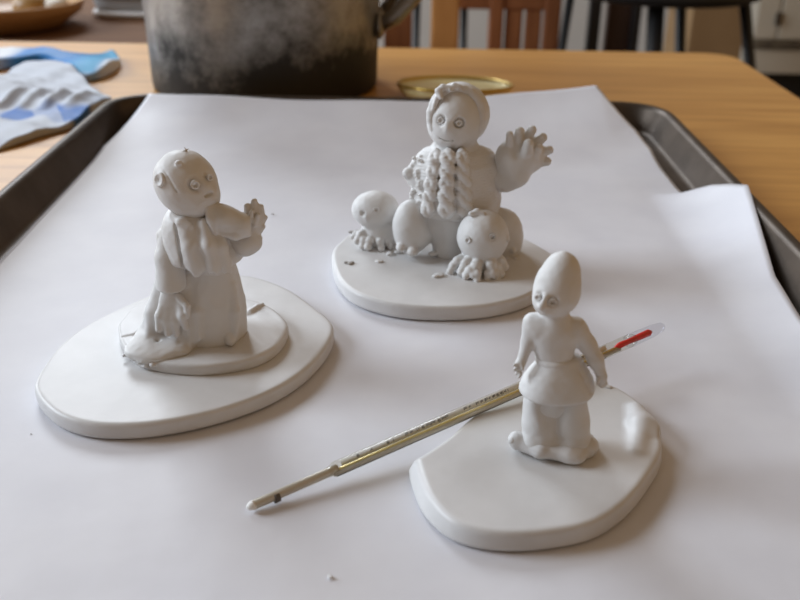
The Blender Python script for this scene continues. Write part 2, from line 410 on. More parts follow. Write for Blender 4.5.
right_pts = [(406.5, 470, 1), (409, 486, 1), (421, 516, 1), (444, 539, 1), (472, 550, 1), (506, 554, 1), (545, 552, 1), (590, 543, 1), (624, 522, 1), (649, 491, 1), (662, 464, 1),
             (657, 422, 0), (643, 402, 0), (624, 388, 0), (607, 381, 0), (585, 377, 0), (550, 379, 0), (520, 387, 0), (495, 398, 0), (472, 413, 0), (446, 434, 0), (421, 448, 0), (408.5, 455, 0)]
edge_x = P(415, 480, RT)[0] * 1000
c = Clay()
c.slab(outline(foot(right_pts, ZP, RT), 2.0), mm(ZP), mm(RT), 1.8, taper=lambda X, Y: 1.0 + 2.2 * np.exp(-((X - edge_x) / 12) ** 2) + 0 * Y)
c.chain([P(636, 408, RT) * 1000 - [0, 0, .6], P(640, 425, RT) * 1000 - [0, 0, .2], P(637, 450, RT) * 1000 - [0, 0, 1.2]], [2.0, 3.0, 2.0], k=4)
c.ball(P(648, 425, RT) * 1000 - [0, 0, .7], (4, 6, 1.8), k=4)
c.ball(P(540, 475, RT) * 1000 + [0, 0, 12], (42, 30, 12.6), k=3, kind='s')
tag(sculpt('clay_slab', c, CLAYD, None, .5, smooth_it=3, wob=0), 'uneven white clay slab with a bump on its right edge under the small standing figure', 'clay slab')

# ------------------------------------------------------------------ figures
class Fig:
    def __init__(s, px, py, z):
        b = P(px, py, z); s.y = b[1]; s.base = b; s.s = np.linalg.norm(Q(px + 1, py, s.y) - b) * 1000
    def q(s, px, py, dy=0.):       # dy in px of depth, positive = away
        return Q(px, py, s.y + dy * s.s / 1000) * 1000
    def on(s, px, py, c, r):       # where the sight line meets a ball of radius r px round c
        v = ray(px, py); v = v / np.linalg.norm(v); o = CAM * 1000 - np.array(c); b = v @ o; d = b * b - (o @ o - (r * s.s) ** 2)
        return CAM * 1000 + v * (-b - math.sqrt(max(d, 0)))
def eye(c, q, R, r, nrm, pup=True, k=.2):
    n = np.array(nrm, float); n /= np.linalg.norm(n); q = np.array(q, float)
    c.cone(q - n * R * 1.1, q - n * R * .66, R * .74, R * .74, .2); c.ring(q + n * R * .12, R * .76, R * .27, nrm, k)
    c.ball(q + n * R * .28, R * .42, .1, kind='s')
def arr(*a): return np.array(a, float)

# --- small standing figure on the right slab
def standing():
    f = Fig(553, 449, RT - .0006); q = f.q; s = f.s
    root = empty('clay_figure', (f.base[0], f.base[1], RT - .0005))
    tag(root, 'small standing white clay figure with smooth pointed head and flared tunic', 'clay figure')
    # body: head, trunk, arms, hands, legs in one skin
    c = Clay()
    c.ball(q(556.8, 292.5), arr(20.6, 21.5, 21.5) * s, 2); c.ball(q(558.5, 280.5), arr(19.6, 20, 20) * s, 2); c.cone(q(557.5, 289), q(562, 271.5), 20.6 * s, 15.8 * s, 2); c.ball(q(563.0, 265, 0), 11.4 * s, 3); c.ball(q(564.5, 255, 0), 2.4 * s, 1.5)
    c.ball(q(544, 303, -12), arr(7.5, 8, 9) * s, 5)               # muzzle
    c.chain([q(545.5, 298, -20), q(541.5, 307, -23)], arr(2.4, 3.2) * s, 1.6)          # nose
    c.ball(q(547, 312, -19), arr(4, 2.6, 1.6) * s, 1.0)
    c.ball(q(538.3, 297, -16.8), arr(3.6, 3.5, 4.6) * s, 1.4, kind='s'); c.ball(q(552.5, 302, -22.3), arr(4.6, 2.6, 4.4) * s, 1.4, kind='s')
    c.cone(q(556, 306, 1), q(555, 324, 1), 12 * s, 13 * s, 1.2)
    c.cone(q(538, 329, 1), q(572, 333, 1), 11 * s, 11.5 * s, 3, flat=.9); c.cone(q(553, 334), q(555.5, 360), 20.5 * s, 18 * s, 3, flat=.75)
    c.ball(q(536, 324, 1), 8.5 * s, 3)
    # arms
    c.chain([q(531, 321, 2), q(527.5, 342, 0), q(522, 361, -4)], arr(7.4, 6, 4.8) * s, 1.6)
    c.ball(q(519.5, 366, -5), arr(4.6, 4.5, 7) * s, 1.2)
    for i, (a, b) in enumerate([((519, 372), (515.5, 374)), ((517.0, 369), (514, 370)), ((516.5, 365), (514, 365)), ((521, 374.5), (518.5, 377.5))]):
        c.cone(q(*a, -6 - i), q(*b, -8 - i), 1.9 * s, 1.5 * s, .7)
    c.cone(q(522, 364, -8), q(522.5, 369, -11), 1.9 * s, 1.5 * s, .4)
    c.chain([q(576, 327, 0), q(587, 344, 0), q(596, 360, -3), q(601.5, 375, -5)], arr(10, 8.2, 7.2, 5.2) * s, 1.6)
    c.ball(q(602, 379, -6), arr(4.4, 4.2, 5.5) * s, 1.2)
    for i, (x, y) in enumerate([(599.5, 387), (601.5, 388.5), (603.8, 388), (606, 386)]):
        c.cone(q(x, 382, -6 + i), q(x + .4, y - 1.5, -8 + i), 1.9 * s, 1.5 * s, .7)
    c.cone(q(598, 379, -10), q(597.5, 384, -12), 1.9 * s, 1.4 * s, .4)
    # hips and feet
    c.cone(q(553, 380), q(553, 400), 20 * s, 20 * s, 3, flat=.8)
    c.chain([q(539, 404, 1), q(538, 437, 1)], arr(15, 14) * s, 1.2); c.chain([q(570, 404, 1), q(572, 437, 1)], arr(15, 14) * s, 1.2)
    c.cone(q(522, 441, -2), q(513, 440, -8), 6 * s, 5 * s, 1); c.cone(q(575, 446, -4), q(587, 451, -9), 7 * s, 6.5 * s, 1)
    sculpt('body', c, CLAY, root, .4, floor=mm(RT) - .6)
    for p, R, n in (((538, 297.5, -16.8), 3.4, (-.6, -.8, -.05)), ((552.6, 302, -21.4), 4.1, (-.05, -1, -.1))):
        e = Clay(); eye(e, q(*p), R * s, 1.0 * s, n); sculpt('eye', e, CLAY, root, .16)
    # trousers with wide cuffs
    c = Clay()
    c.chain([q(542, 398, 0), q(540.5, 422, -1), q(541, 440, -3)], arr(18, 18, 18) * s, 1.2); c.chain([q(568, 398, 0), q(570.5, 422, -1), q(571.5, 440, -3)], arr(18, 18.5, 19) * s, 1.2)
    c.cone(q(532, 443, -11), q(577, 446, -11), 8.5 * s, 9 * s, 3.0); c.cone(q(536, 440, 6), q(575, 440, 6), 12 * s, 12 * s, 3)
    c.cone(q(551, 430, -22), q(551.5, 449, -25), .9 * s, .6 * s, 1.2, kind='s')
    c.ball(q(553, 411, -22), arr(11, 11, 11) * s, 5, kind='s'); c.ball(q(553, 424, -24), arr(4, 6, 10) * s, 4, kind='s')
    c.chain([q(528, 426, -17), q(540, 424, -21), q(549, 427, -20)], arr(.7, .9, .7) * s, .8, kind='s')
    c.chain([q(534, 437, -20), q(538, 447, -24)], arr(.6, .7) * s, .8, kind='s')
    sculpt('trousers', c, CLAY, root, .4, floor=mm(RT) + 2.7)
    # tunic skirt
    ctr = q(557, 390, 0); zt = q(556, 357, 0)[2] - ctr[2]
    c = Clay(); c.rev(ctr, [(29 * s, -3.6 * s), (35 * s, -2.2 * s), (36.5 * s, .5 * s), (36 * s, 4 * s), (33.5 * s, 12 * s), (28.5 * s, zt * .6), (21.5 * s, zt * .88), (18.6 * s, zt * 1.06)], 1.0, .80, k=1, rnd=1.2,
                      wob=lambda a, z: .03 * np.sin(2 * a + .6) + .018 * np.sin(5 * a))
    c.chain([q(536, 372, -18), q(556, 372.5, -25), q(573, 369, -20)], arr(.5, .7, .5) * s, .8, kind='s')
    c.chain([q(580, 372, -12), q(587, 384, -14), q(590, 394, -14)], arr(1.0, 1.6, 1.0) * s, 1.2, kind='s')
    sculpt('tunic_skirt', c, CLAY, root, .4)
    c = Clay(); w = q(555.5, 359, 0)                # waistband
    c.rev(w, [(18.2 * s, -4.4 * s), (19.8 * s, -2 * s), (19.9 * s, 1.5 * s), (18.4 * s, 4.0 * s)], 1.0, .82, k=.6, rnd=.8)
    c.chain([q(541, 354.5, -14), q(549, 357.5, -17), q(560, 358.5, -17.5)], arr(.8, .9, .5) * s, .6, kind='s')
    sculpt('waistband', c, CLAY, root, .3)
    c = Clay()                                      # foot pad
    c.chain([q(519, 442, -6), q(540, 450, -18), q(566, 454, -22), q(587, 449, -12)], arr(8.5, 7.5, 7, 9) * s, 2)
    c.chain([q(520, 440, 4), q(555, 438, 12), q(588, 440, 6)], arr(7, 7, 7) * s, 3); c.cone(q(530, 446, 0), q(580, 446, 0), 8 * s, 8 * s, 3)
    c.ball(q(516, 439, -5), arr(8, 8, 8) * s, 1.5); c.ball(q(576, 457, -24), arr(9, 8, 6) * s, 3); c.ball(q(590, 445, -5), arr(8.5, 9, 8) * s, 2)
    sculpt('foot_pad', c, CLAYD, root, .35, floor=mm(RT) - .5)
standing()

# --- robed figure on the left
ST = LT + .0052
def robed():
    f = Fig(205, 340, ST - .0004); q = f.q; s = f.s
    def g(px, py, up=0.): return P(px, py, ST) * 1000 + arr(0, 0, up * s)
    root = empty('clay_figure', (f.base[0], f.base[1], LT - .0004))
    tag(root, 'kneeling robed white clay figure with tilted bald head and raised flower-like hand', 'clay figure')
    pts = [(119, 333, 1), (122, 351, 1), (133, 364, 1), (147, 370, 1), (173, 375, 1), (203, 376.5, 1), (232, 373.5, 1), (258, 367.5, 1), (279, 355, 1), (288.5, 339, 1),
           (288, 323, 0), (279, 312, 0), (262, 302, 0), (240, 297, 0), (210, 294, 0), (180, 294, 0), (152, 297, 0), (133, 306, 0), (122, 319, 0)]
    c = Clay(); c.slab(outline(foot(pts, LT, ST), 2.5), mm(LT) - .3, mm(ST), 1.5)
    rng = random.Random(3)
    for i in range(16):         # torn, crumbly left edge
        t = i / 15; p = P(124 + 28 * t, 354.5 + 12.5 * t + 1.5 * math.sin(t * 3.1), LT + .0028) * 1000 + arr(.2, .3, 0)
        c.ball(p + arr(rng.uniform(-.4, .4), rng.uniform(-.5, .3), rng.uniform(-1.6, 1.2)), rng.uniform(.6, 1.2), 1.2, kind='s' if i % 3 == 1 else 'u')
    c.chain([P(250, 312, ST) * 1000, P(257, 308, ST) * 1000 + [0, 0, .4], P(263, 304.5, ST) * 1000 + [0, 0, .3]], [1.6, 1.3, .7], .6); c.ball(P(245, 313, ST) * 1000, (3.5, 2.4, .9), .8)
    c.chain([P(121, 337, ST) * 1000, P(134, 334.5, ST) * 1000, P(144, 329, ST) * 1000], [.5, .6, .5], .8, kind='s')
    sculpt('base', c, CLAYD, root, .45, smooth_it=2, wob=.3)
    # body: head, neck, trunk, arms and hands as one skin
    c = Clay()
    HC = q(183.5, 179.5); c.ball(HC, 27.5 * s, 2); c.ball(q(193.5, 194, -3), arr(20, 20.5, 19.5) * s, 8); c.ball(q(203, 201, -8), arr(10.5, 11, 9) * s, 6)
    c.ball(q(208.5, 193, -12), arr(7, 8, 7) * s, 4)
    c.ball(q(195.2, 184.5, -25), arr(6.2, 3.4, 6.0) * s, 1.8, kind='s'); c.ball(q(209.5, 177, -15.5), arr(4.0, 3.4, 5.0) * s, 1.6, kind='s')
    c.ball(q(206, 186.5, -18), arr(3.0, 3.6, 3.8) * s, 3)                  # nose
    c.ball(q(213.2, 191, -15), arr(3.2, 3.4, 2.8) * s, 1.2); c.ball(q(210, 198, -18), arr(5, 3.2, 2.6) * s, 1.6)
    c.chain([f.on(x, y, HC, rr_) for x, y, rr_ in ((161, 167, 27.6), (166, 173, 27.6), (171, 182, 27.8), (176, 190, 28.2), (182, 198, 28.6))], arr(.4, .6, .7, .7, .5) * s, .4, kind='s')
    c.cone(q(206, 195.4, -22), q(211, 193.4, -21), 1.9 * s, 2.1 * s, .5, kind='s')
    c.ball(q(178.5, 163, -20.5), arr(3.6, 2.4, 2.6) * s, 1.2); c.ball(q(178, 162, -23.5), arr(1.2, 1.2, 1.0) * s, .5, kind='s')      # mark on the forehead
    c.cone(q(192, 205, 1), q(194, 226, 2), 15 * s, 20 * s, 1.4)
    c.cone(q(197, 236, 3), q(208, 270, 8), 25 * s, 23 * s, 4, flat=.85); c.ball(q(211, 310, 9), arr(25, 20, 25) * s, 4)
    c.chain([q(230, 232, -2), q(245, 245, -5), q(251, 242, -3), q(253, 228, 0)], arr(9, 10, 9.5, 8) * s, 2)     # right forearm
    c.ball(q(254, 221, 0), arr(9.5, 7.5, 10) * s, 2)
    for a, b, d, r in (((249, 213), (247, 206), -1, 4.6), ((255, 212), (254.5, 201.5), 0, 5.0), ((259.5, 215), (261, 206.5), 1, 4.6), ((261, 221), (265.5, 217.5), 1, 3.6), ((260, 229), (263.5, 227), -2, 3.6), ((258, 238), (260, 238), -3, 4)):
        c.cone(q(*a, d), q(*b, d - 1), r * 1.15 * s, r * .62 * s, .8)
    c.chain([q(249, 221, -8), q(252, 212, -8)], arr(3.2, 2.4) * s, .8); c.chain([q(255, 224, -8), q(258, 215, -8)], arr(3.0, 2.2) * s, .8)
    c.chain([q(166, 236, 0), q(168, 268, -8), q(170, 290, -14)], arr(9, 8, 8) * s, 2)            # left arm under the sleeve
    c.ball(q(170, 298, -17), arr(10, 7, 9) * s, 2)
    for a, b, e, d in (((164, 302), (160, 316), (159, 329), 1), ((169, 304), (167, 319), (168, 333), 0), ((175, 303), (175, 320), (177, 334), 0), ((180, 301), (183, 315), (186, 327), -1)):
        c.chain([q(*a, -19 + d), q(*b, -25 + d), q(*e, -26 + d)], arr(4.6, 4.6, 3.6) * s, 1.5)
    c.chain([q(178, 296, -20), q(187, 306, -27), q(188, 316, -28)], arr(3.8, 3.4, 2.6) * s, .6)
    sculpt('body', c, CLAY, root, .42)
    for p, R, r, n in (((195.2, 184.5, -24.6), 4.3, 1.2, (.25, -1, .1)), ((210, 177.3, -15.4), 3.0, 1.0, (.75, -.7, .1))):
        e = Clay(); eye(e, q(*p), R * s, r * s, n); sculpt('eye', e, CLAY, root, .18)
    e = Clay(); ea = f.on(160, 180, HC, 27.2); nx = (ea - HC) / np.linalg.norm(ea - HC)
    e.ring(ea + nx * .2, 5.2 * s, 1.7 * s, nx, .5); e.ball(ea - nx * 1.2, 4.8 * s, .6); e.ball(ea + nx * .9, 2.4 * s, .4, kind='s')
    sculpt('ear', e, CLAY, root, .24)
    # long robe
    ctr = q(213, 340, 13); zz = lambda py: q(213, py, 13)[2] - ctr[2]
    c = Clay()
    c.rev(ctr, [(30 * s, -1.5 * s), (34 * s, zz(332)), (35 * s, zz(314)), (34 * s, zz(297)), (31 * s, zz(281)), (28 * s, zz(267)), (24 * s, zz(256))], 1.0, .92, k=1, rnd=1.2,
          wob=lambda a, z: .012 * np.sin(4 * a + z * .06) + .012 * np.sin(7 * a + 1 - z * .04))
    # cloth falling from the sleeve and trailing over the left of the base
    c.chain([q(168, 284, 0), q(161, 312, -4), g(157, 338, 10)], arr(13, 14, 15) * s, 3)
    c.chain([q(180, 284, -4), q(180, 312, -8), g(184, 344, 8)], arr(12, 14, 13) * s, 4)
    c.ball(g(152, 343, 3), arr(15, 20, 9) * s, 5); c.ball(g(140, 349, 1), arr(13, 18, 5.5) * s, 5); c.ball(g(133, 351, 0), arr(6, 7, 2.5) * s, 3)
    c.ball(g(158, 354, 1), arr(15, 14, 4.5) * s, 5); c.ball(g(148, 357, -1), arr(8, 7, 3) * s, 3); c.ball(g(176, 352, 2), arr(14, 10, 4.5) * s, 5)
    c.chain([g(150, 340, 12), g(143, 350, 5.5), g(141, 357, 2)], arr(.5, 1.3, .6) * s, 1.5, kind='s')
    # upright folds
    for x0, x1, x2, d, r in ((160, 153, 149, -11, 4.0), (189, 188, 192, -15, 6.5), (198, 198, 200, -17, 3.0), (233, 236, 235, -6, 3.5)):
        c.chain([q(x0, 286, d + 6), q(x1, 312, d - 1), q(x2, 338, d - 5)], arr(r * .6, r, r * .7) * s, 2.5)
    for x0, x1, d, y0 in ((163, 158, -18, 300), (182, 180, -23, 300), (204, 205, -21, 284), (228, 230, -19, 284)):
        c.chain([q(x0, y0, d), q((x0 + x1) / 2, y0 + 20, d - 3), q(x1, y0 + 42, d - 5)], arr(.6, 1.5, .6) * s, 2.0, 's')
    c.chain([g(230, 344, 3), g(230.5, 346, 6), g(230, 345, 10)], arr(4.8, 5.0, 4.2) * s, .6)                     # toe peeping out
    sculpt('robe', c, CLAY, root, .45, floor=mm(LT) + 1.0)
    # open jacket with a ragged hem
    c = Clay()
    for i in range(13):
        t = i / 12; x = 205 - 15 * t; w = np.interp(t, [0, .3, .6, .85, 1], [35.5, 33, 30, 25.5, 18]); py = 256 - 45.5 * t
        c.ball(q(x + (0 if t < .5 else 1), py, 1), arr(w, w * .84, 6.5) * s, 3)
    for x0, x1, d, r in ((186, 176, -25, 2.2), (208, 199, -30, 1.5), (223, 210, -28, 1.5), (232, 221, -22, 1.5)):
        c.chain([q(x1, 224, d + 6), q((x0 + x1) / 2, 246, d), q(x0, 276, d - 1)], arr(r * .7, r * 1.2, r * 1.2) * s, .7, 's')
    for x0, x1, d, r in ((196, 184, -28, 5), (215, 204, -30, 5), (228, 217, -26, 4)):
        c.chain([q(x1, 222, d + 9), q((x0 + x1) / 2, 246, d + 2), q(x0, 272, d + 1)], arr(r * .7, r, r) * s, 2.5)
    for x, d, r in ((183, -26, 2.4), (188, -29, 4), (213, -31, 2.2), (219, -28, 4), (228, -26, 2.5), (236, -18, 3.6)):
        c.ball(q(x, 274.5, d), arr(r, 5, 3.2) * s, .8, kind='s')
    c.chain([q(172, 214, -13), q(180, 222, -21), q(190, 226, -24)], arr(3, 3, 2.6) * s, 1.2)
    sculpt('jacket', c, CLAY, root, .42)
    # hanging left sleeve, cut square at the cuff
    c = Clay()
    c.chain([q(170, 234, -1), q(169, 258, -8), q(172, 290, -15)], arr(10.5, 13, 15) * s, 1.5)
    z0 = q(171, 287.5, -15)[2]; cc = q(171, 300, -15)
    c.slab([(cc[0] - 12, cc[1] - 12), (cc[0] + 12, cc[1] - 12), (cc[0] + 12, cc[1] + 12), (cc[0] - 12, cc[1] + 12)], z0 - 12, z0, .3, k=.7, kind='s')
    c.chain([q(178, 226, -12), q(181, 250, -19), q(186, 288, -25)], arr(1.2, 1.5, 1.2) * s, 1.0, 's')
    sculpt('sleeve', c, CLAY, root, .42)
    # raised right sleeve, a wide flat-edged cone over the forearm
    c = Clay()
    c.chain([q(211, 208, -14), q(224, 218, -15), q(240, 225, -13)], arr(7, 11.5, 12) * s, 2)
    c.chain([q(215, 233, -21), q(235, 236.5, -22), q(250, 233.5, -16)], arr(2.4, 2.8, 2.4) * s, 2.0)
    c.cone(q(224, 252, -14), q(252, 252, -14), 13 * s, 13 * s, 1.0, 's')
    c.ball(q(263, 226, -10), arr(11, 20, 16) * s, 1, kind='s')
    c.chain([q(206, 203, -18), q(211, 220, -23), q(215, 232, -23)], arr(3.6, 3.6, 2.6) * s, 1.5)
    c.chain([q(218, 229, -27), q(234, 229, -27), q(247, 226, -24)], arr(.5, .8, .5) * s, 1.0, 's')
    sculpt('sleeve', c, CLAY, root, .42)
    c = Clay(); p = q(184.5, 151.0, 0); c.cone(p + [-.8, 0, -.4], p + [1.6, 0, .9], .6, .3, .3); c.cone(p + [.8, .2, -.4], p + [.2, -.3, 1.6], .5, .25, .3)
    tag(sculpt('clay_shred', c, CLAY, None, .2), 'tiny white clay shred stuck on top of the bald head', 'clay crumb')
robed()

# --- seated figure at the back
def seated():
    f = Fig(447, 251, BT - .0004); q = f.q; s = f.s
    root = empty('clay_figure', (f.base[0], f.base[1], BT - .0004))
    tag(root, 'seated white clay figure in a cable knit jumper waving one raised hand', 'clay figure')
    c = Clay()
    c.ball(q(456, 115.5), arr(25.5, 27, 28) * s, 2); c.ball(q(454, 127, -4), arr(22, 22, 19.5) * s, 7)
    c.ball(q(447.5, 127, -26), arr(2.8, 3.6, 4.6) * s, 2)
    c.ball(q(441, 120.5, -23), arr(4.6, 3, 4.6) * s, 1.4, kind='s'); c.ball(q(459, 123, -26.5), arr(4.8, 3, 4.8) * s, 1.4, kind='s')
    FC = q(454, 127, -4)
    c.chain([f.on(x, y, FC, 22.6) for x, y in ((437.5, 134.5), (441, 138), (447, 140.5), (453, 140), (457.5, 137))], arr(.5, .8, .9, .8, .5) * s, .5, 's')
    c.cone(q(457, 140, 0), q(456, 156, 0), 18 * s, 22 * s, 2)
    c.cone(q(454, 172, 2), q(455, 210, 2), 34 * s, 38 * s, 4, flat=.75)
    c.cone(q(449, 214, -4), q(449, 250, -8), 17 * s, 16.5 * s, 2)
    # raised right arm and hand
    c.chain([q(488, 172, 0), q(505, 178, -8), q(515, 173, -12), q(519, 160, -12)], arr(13, 13, 13.5, 15) * s, 2)
    c.ball(q(514.5, 158, -12), arr(18.5, 15, 19) * s, 2); c.ball(q(530, 156, -10), arr(15, 11, 15.5) * s, 4); c.ball(q(520, 147, -25), arr(6, 6, 11) * s, 3, kind='s')
    c.ball(q(526, 156, -20), arr(8, 6, 10) * s, 3)
    for a, b, d, r in (((510, 143), (509.5, 134.5), -18, 3.6), ((517, 141), (520, 131.5), -13, 4.8), ((526, 139), (532, 130.0), -10, 4.6), ((534, 144), (542.5, 137.5), -10, 4.8),
                       ((540, 153), (549, 150), -10, 4.4), ((537, 162), (547, 161.5), -11, 4.4), ((527, 152), (528.5, 144), -24, 5.2), ((535, 156), (538.5, 148), -20, 4.2)):
        c.cone(q(*a, d), q(*b, d - 2), r * 1.12 * s, r * .95 * s, .8)
    c.chain([q(420, 166, 0), q(412, 174, -4), q(407.5, 173, -7)], arr(10, 7, 5) * s, 2)             # other hand, a small nub
    # knees and feet
    c.ball(q(411, 227, -16), arr(18, 16, 28) * s, 1.5); c.cone(q(425, 222, 0), q(418, 232, -10), 16 * s, 16 * s, 3)
    c.ball(q(401, 247, -26), arr(5, 6, 4.6) * s, .8); c.ball(q(412.5, 251.5, -30), arr(6, 6.5, 4.8) * s, .8)
    c.ball(q(504, 238, -2), arr(19, 17, 29) * s, 2); c.cone(q(480, 218, 0), q(500, 226, 0), 17 * s, 17 * s, 3)
    c.ball(q(516, 262, -18), arr(6, 6, 5) * s, .8); c.ball(q(507, 262, -18), arr(5, 6, 4.5) * s, .8); c.ball(q(513.5, 251, -18), arr(3, 3, 3) * s, .6); c.ball(q(506.5, 240, -20), arr(3, 3, 2.4) * s, .6)
    c.ball(q(433, 254, -20), arr(5, 4, 2.5) * s, 1)
    sculpt('body', c, CLAY, root, .5, floor=mm(BT) - .5)
    for p, n in (((441, 120.5, -23), (-.35, -1, .1)), ((459, 123, -26.4), (.05, -1, .1))):
        e = Clay(); eye(e, q(*p), 3.1 * s, 1.1 * s, n); sculpt('eye', e, CLAY, root, .2)
    # hair framing the face, curls on top
    c = Clay()
    c.ball(q(458.5, 114, 5), arr(29.5, 27, 30) * s, 1)
    c.ball(q(454.5, 119, -22), arr(24.0, 25, 31) * s, 1.2, kind='s')
    c.ball(q(454, 142, -14), arr(22, 24, 22) * s, 1.2, kind='s')
    pts = [q(456.5 + 25.5 * math.cos(a), 116 - 27.5 * math.sin(a), -12 + 4 * math.sin(a)) for a in np.radians(np.linspace(-40, 220, 17))]
    c.chain(pts, [3.6 * s] * 17, 2.0)
    c.chain([q(441, 97, -17), q(438.5, 91, -14), q(443, 87.5, -13), q(449, 87.5, -14)], arr(2.6, 3.2, 3.2, 2.2) * s, .6)
    c.chain([q(450, 90, -15), q(454, 86, -12), q(459, 87, -13)], arr(2.4, 3.2, 2.6) * s, .6)
    c.chain([q(437, 98, -15), q(433, 110, -15)], arr(2.6, 2.0) * s, .6)
    sculpt('hair', c, CLAY, root, .42)
    # jumper with three cables
    c = Clay()
    ctr = q(455, 211, 1); zz = lambda py: q(455, py, 1)[2] - ctr[2]
    c.rev(ctr, [(40 * s, 0), (43.5 * s, zz(208)), (44.5 * s, zz(196)), (43 * s, zz(176)), (39.5 * s, zz(160)), (31 * s, zz(150)), (20 * s, zz(145))], 1.0, .78, k=1.5, rnd=1.6)
    c.chain([q(428, 162, 0), q(416, 176, -2)], arr(12, 10) * s, 3)
    c.chain([q(480, 162, 0), q(490, 170, -3)], arr(14, 13) * s, 3)
    rng = random.Random(11)
    def front(px, py):
        w = np.interp(py, [145, 150, 160, 176, 196, 212], [.45, .68, .88, .97, 1, 1]); t = np.clip((px - 455) / 46 / w, -.97, .97)
        return -36 * w * math.sqrt(1 - t * t) + 1
    for cx0, cx1, am, r in ((436, 427, 3.2, 3.8), (448, 445.5, 3.8, 4.3), (462, 464.5, 3.6, 4.0)):
        for ph in (0, math.pi):
            pts = []; rad = []
            for i in range(27):
                t = i / 26; py = 152 + 62 * t; px = cx0 + (cx1 - cx0) * t + am * math.sin(t * 15.5 + ph) + rng.uniform(-.5, .5)
                pts.append(q(px, py, front(px, py) + .6 - 1.1 * math.cos(t * 15.5 + ph))); rad.append(r * s * rng.uniform(.85, 1.15))
            c.chain(pts, rad, .7)
        for i in range(9):
            py = 155 + 6.6 * i; t = (py - 152) / 62; px = cx0 + (cx1 - cx0) * t + rng.uniform(-4.5, 4.5); c.ball(q(px, py, front(px, py) - 1.5), rng.uniform(1.6, 2.6) * s, .5)
    for i in range(26):
        py = 156 + 2.2 * i; px = 417 - (py - 156) * .06 + rng.uniform(-5, 6); c.ball(q(px, py, front(px, py) + 1), arr(2.6, 2.2, 2.2) * s * rng.uniform(.7, 1.2), .6)
    def knit(X, Y, Z): return .16 * np.sin(Z * 4.2 + .6 * np.sin(X * 1.7)) * np.clip(np.sin(X * 1.1 + Z * .7) + .35, -.3, 1) * (np.sin(X * .23 + 1) > -2)
    sculpt('jumper', c, CLAY, root, .42, disp=knit)
seated()

def creature(label, base, head, hr, hd, nub, eyes, tent, body):
    f = Fig(*base, BT - .0004); q = f.q; s = f.s
    root = empty('clay_creature', (f.base[0], f.base[1], BT - .0004)); tag(root, label, 'clay creature', None)
    c = Clay(); c.ball(q(*head, hd), arr(*hr) * s, 2)
    for p, r in body: c.ball(q(*p), arr(*r) * s, 3)
    for p, R, n in eyes: c.ball(q(*p), R * .85 * s, .9, kind='s')
    if nub: c.chain([q(*nub[0]), q(*nub[1]), q(*nub[2])], arr(2.8, 3.2, 2.2) * s, .8)
    for a, b, r in tent:
        m = tuple((np.array(a) + np.array(b)) / 2 + [0, -1.5, -2]); c.chain([q(*a), q(*m), q(*b)], arr(r, r * .95, r * .8) * s, .7)
        c.ball(q(b[0], b[1] + 1, b[2] - 1), r * .95 * s, .4)
    sculpt('body', c, CLAY, root, .4, floor=mm(BT) - .5)
    for p, R, n in eyes:
        e = Clay(); eye(e, q(*p), R * s, 1.2 * s, n, True); sculpt('eye', e, CLAY, root, .22)
creature('round-headed clay creature with clustered tentacles in front of the seated figure, nearest the slab edge', (481, 268), (483, 236.5), (25.5, 25, 26.5), -4, ((471, 214, -10), (477, 211.5, -8), (483, 213.5, -10)),
         (((468, 240, -23.5), 3.4, (-.5, -1, .0)), ((492, 237, -25.5), 3.6, (.25, -1, .1))),
         (((470, 258, -16), (461, 271, -22), 4.6), ((462, 258, -10), (453, 266, -14), 4.6), ((456, 262, -8), (450, 271, -16), 4.0), ((478, 262, -20), (474, 273, -28), 6.0), ((474, 268, -24), (466, 275, -28), 4.2), ((478, 270, -26), (477, 280, -32), 4.2),
          ((490, 260, -18), (492, 272, -26), 6.0), ((494, 264, -16), (501, 273, -22), 4.6), ((488, 270, -22), (487, 280, -28), 4.0), ((496, 268, -20), (497, 279, -26), 4.0), ((505, 240, -10), (507, 239, -14), 2.6), ((498, 258, -10), (504, 266, -16), 5)),
         (((482, 262, -8), (17, 14, 12)),))
creature('smaller round-headed clay creature left of the seated figure, pressed against its raised knee', (379, 244), (375.5, 209.5), (23.5, 20, 18.5), -2, None,
         (((363.5, 213, -16.8), 3.3, (-.5, -1, .1)), ((376, 210, -19.8), 3.3, (0, -1, .2))),
         (((364, 232, -8), (357, 240, -12), 4.0), ((366, 236, -10), (362, 245, -16), 3.8), ((371, 238, -12), (368, 246, -18), 4.2), ((378, 240, -13), (381, 247, -18), 4.2), ((359, 234, -5), (353, 236, -8), 3.2), ((366, 218, -17), (367, 219, -18), 2.2), ((387, 240, -8), (390, 245, -13), 3.6)),
         (((380, 233, -1), (19, 16, 16)),))

# --- crumbs
def crumb(px, py, z, r, label, m=CLAY, seed=1, stretch=1.6):
    rng = random.Random(seed); p = P(px, py, z) * 1000; c = Clay()
    for i in range(4): c.ball(p + arr(rng.uniform(-r, r) * stretch, rng.uniform(-r, r), r * .35), arr(r * rng.uniform(.7, 1.2), r * .8, r * .5), r * .5)
    tag(sculpt('clay_crumb', c, m, None, max(.15, r / 5), floor=p[2] - .1), label, 'clay crumb')
crumb(349, 264, BT, 1.2, 'grey flake of clay on the left rim of the round slab', DIRT, 2)
crumb(381, 262.5, BT, 1.3, 'flat clay flake on the round slab in front of the smaller creature', CLAY, 3)
crumb(393, 254, BT, 1.8, 'white clay flake by the toes of the seated figure', CLAY, 4)
crumb(355, 233, BT, 1.4, 'grey clay flake behind the smaller creature at the slab edge', DIRT, 5)
crumb(438, 276, BT, 1.6, 'pale thin clay scrap in the middle of the round slab', CLAY, 6)
crumb(32, 434, ZP - .0003, .35, 'tiny dark crumb on the parchment left of the large oval slab', DIRT, 7)
crumb(330, 577, ZP - .0003, .7, 'small white clay shred on the parchment at the bottom of the photo', CLAY, 8, .6)
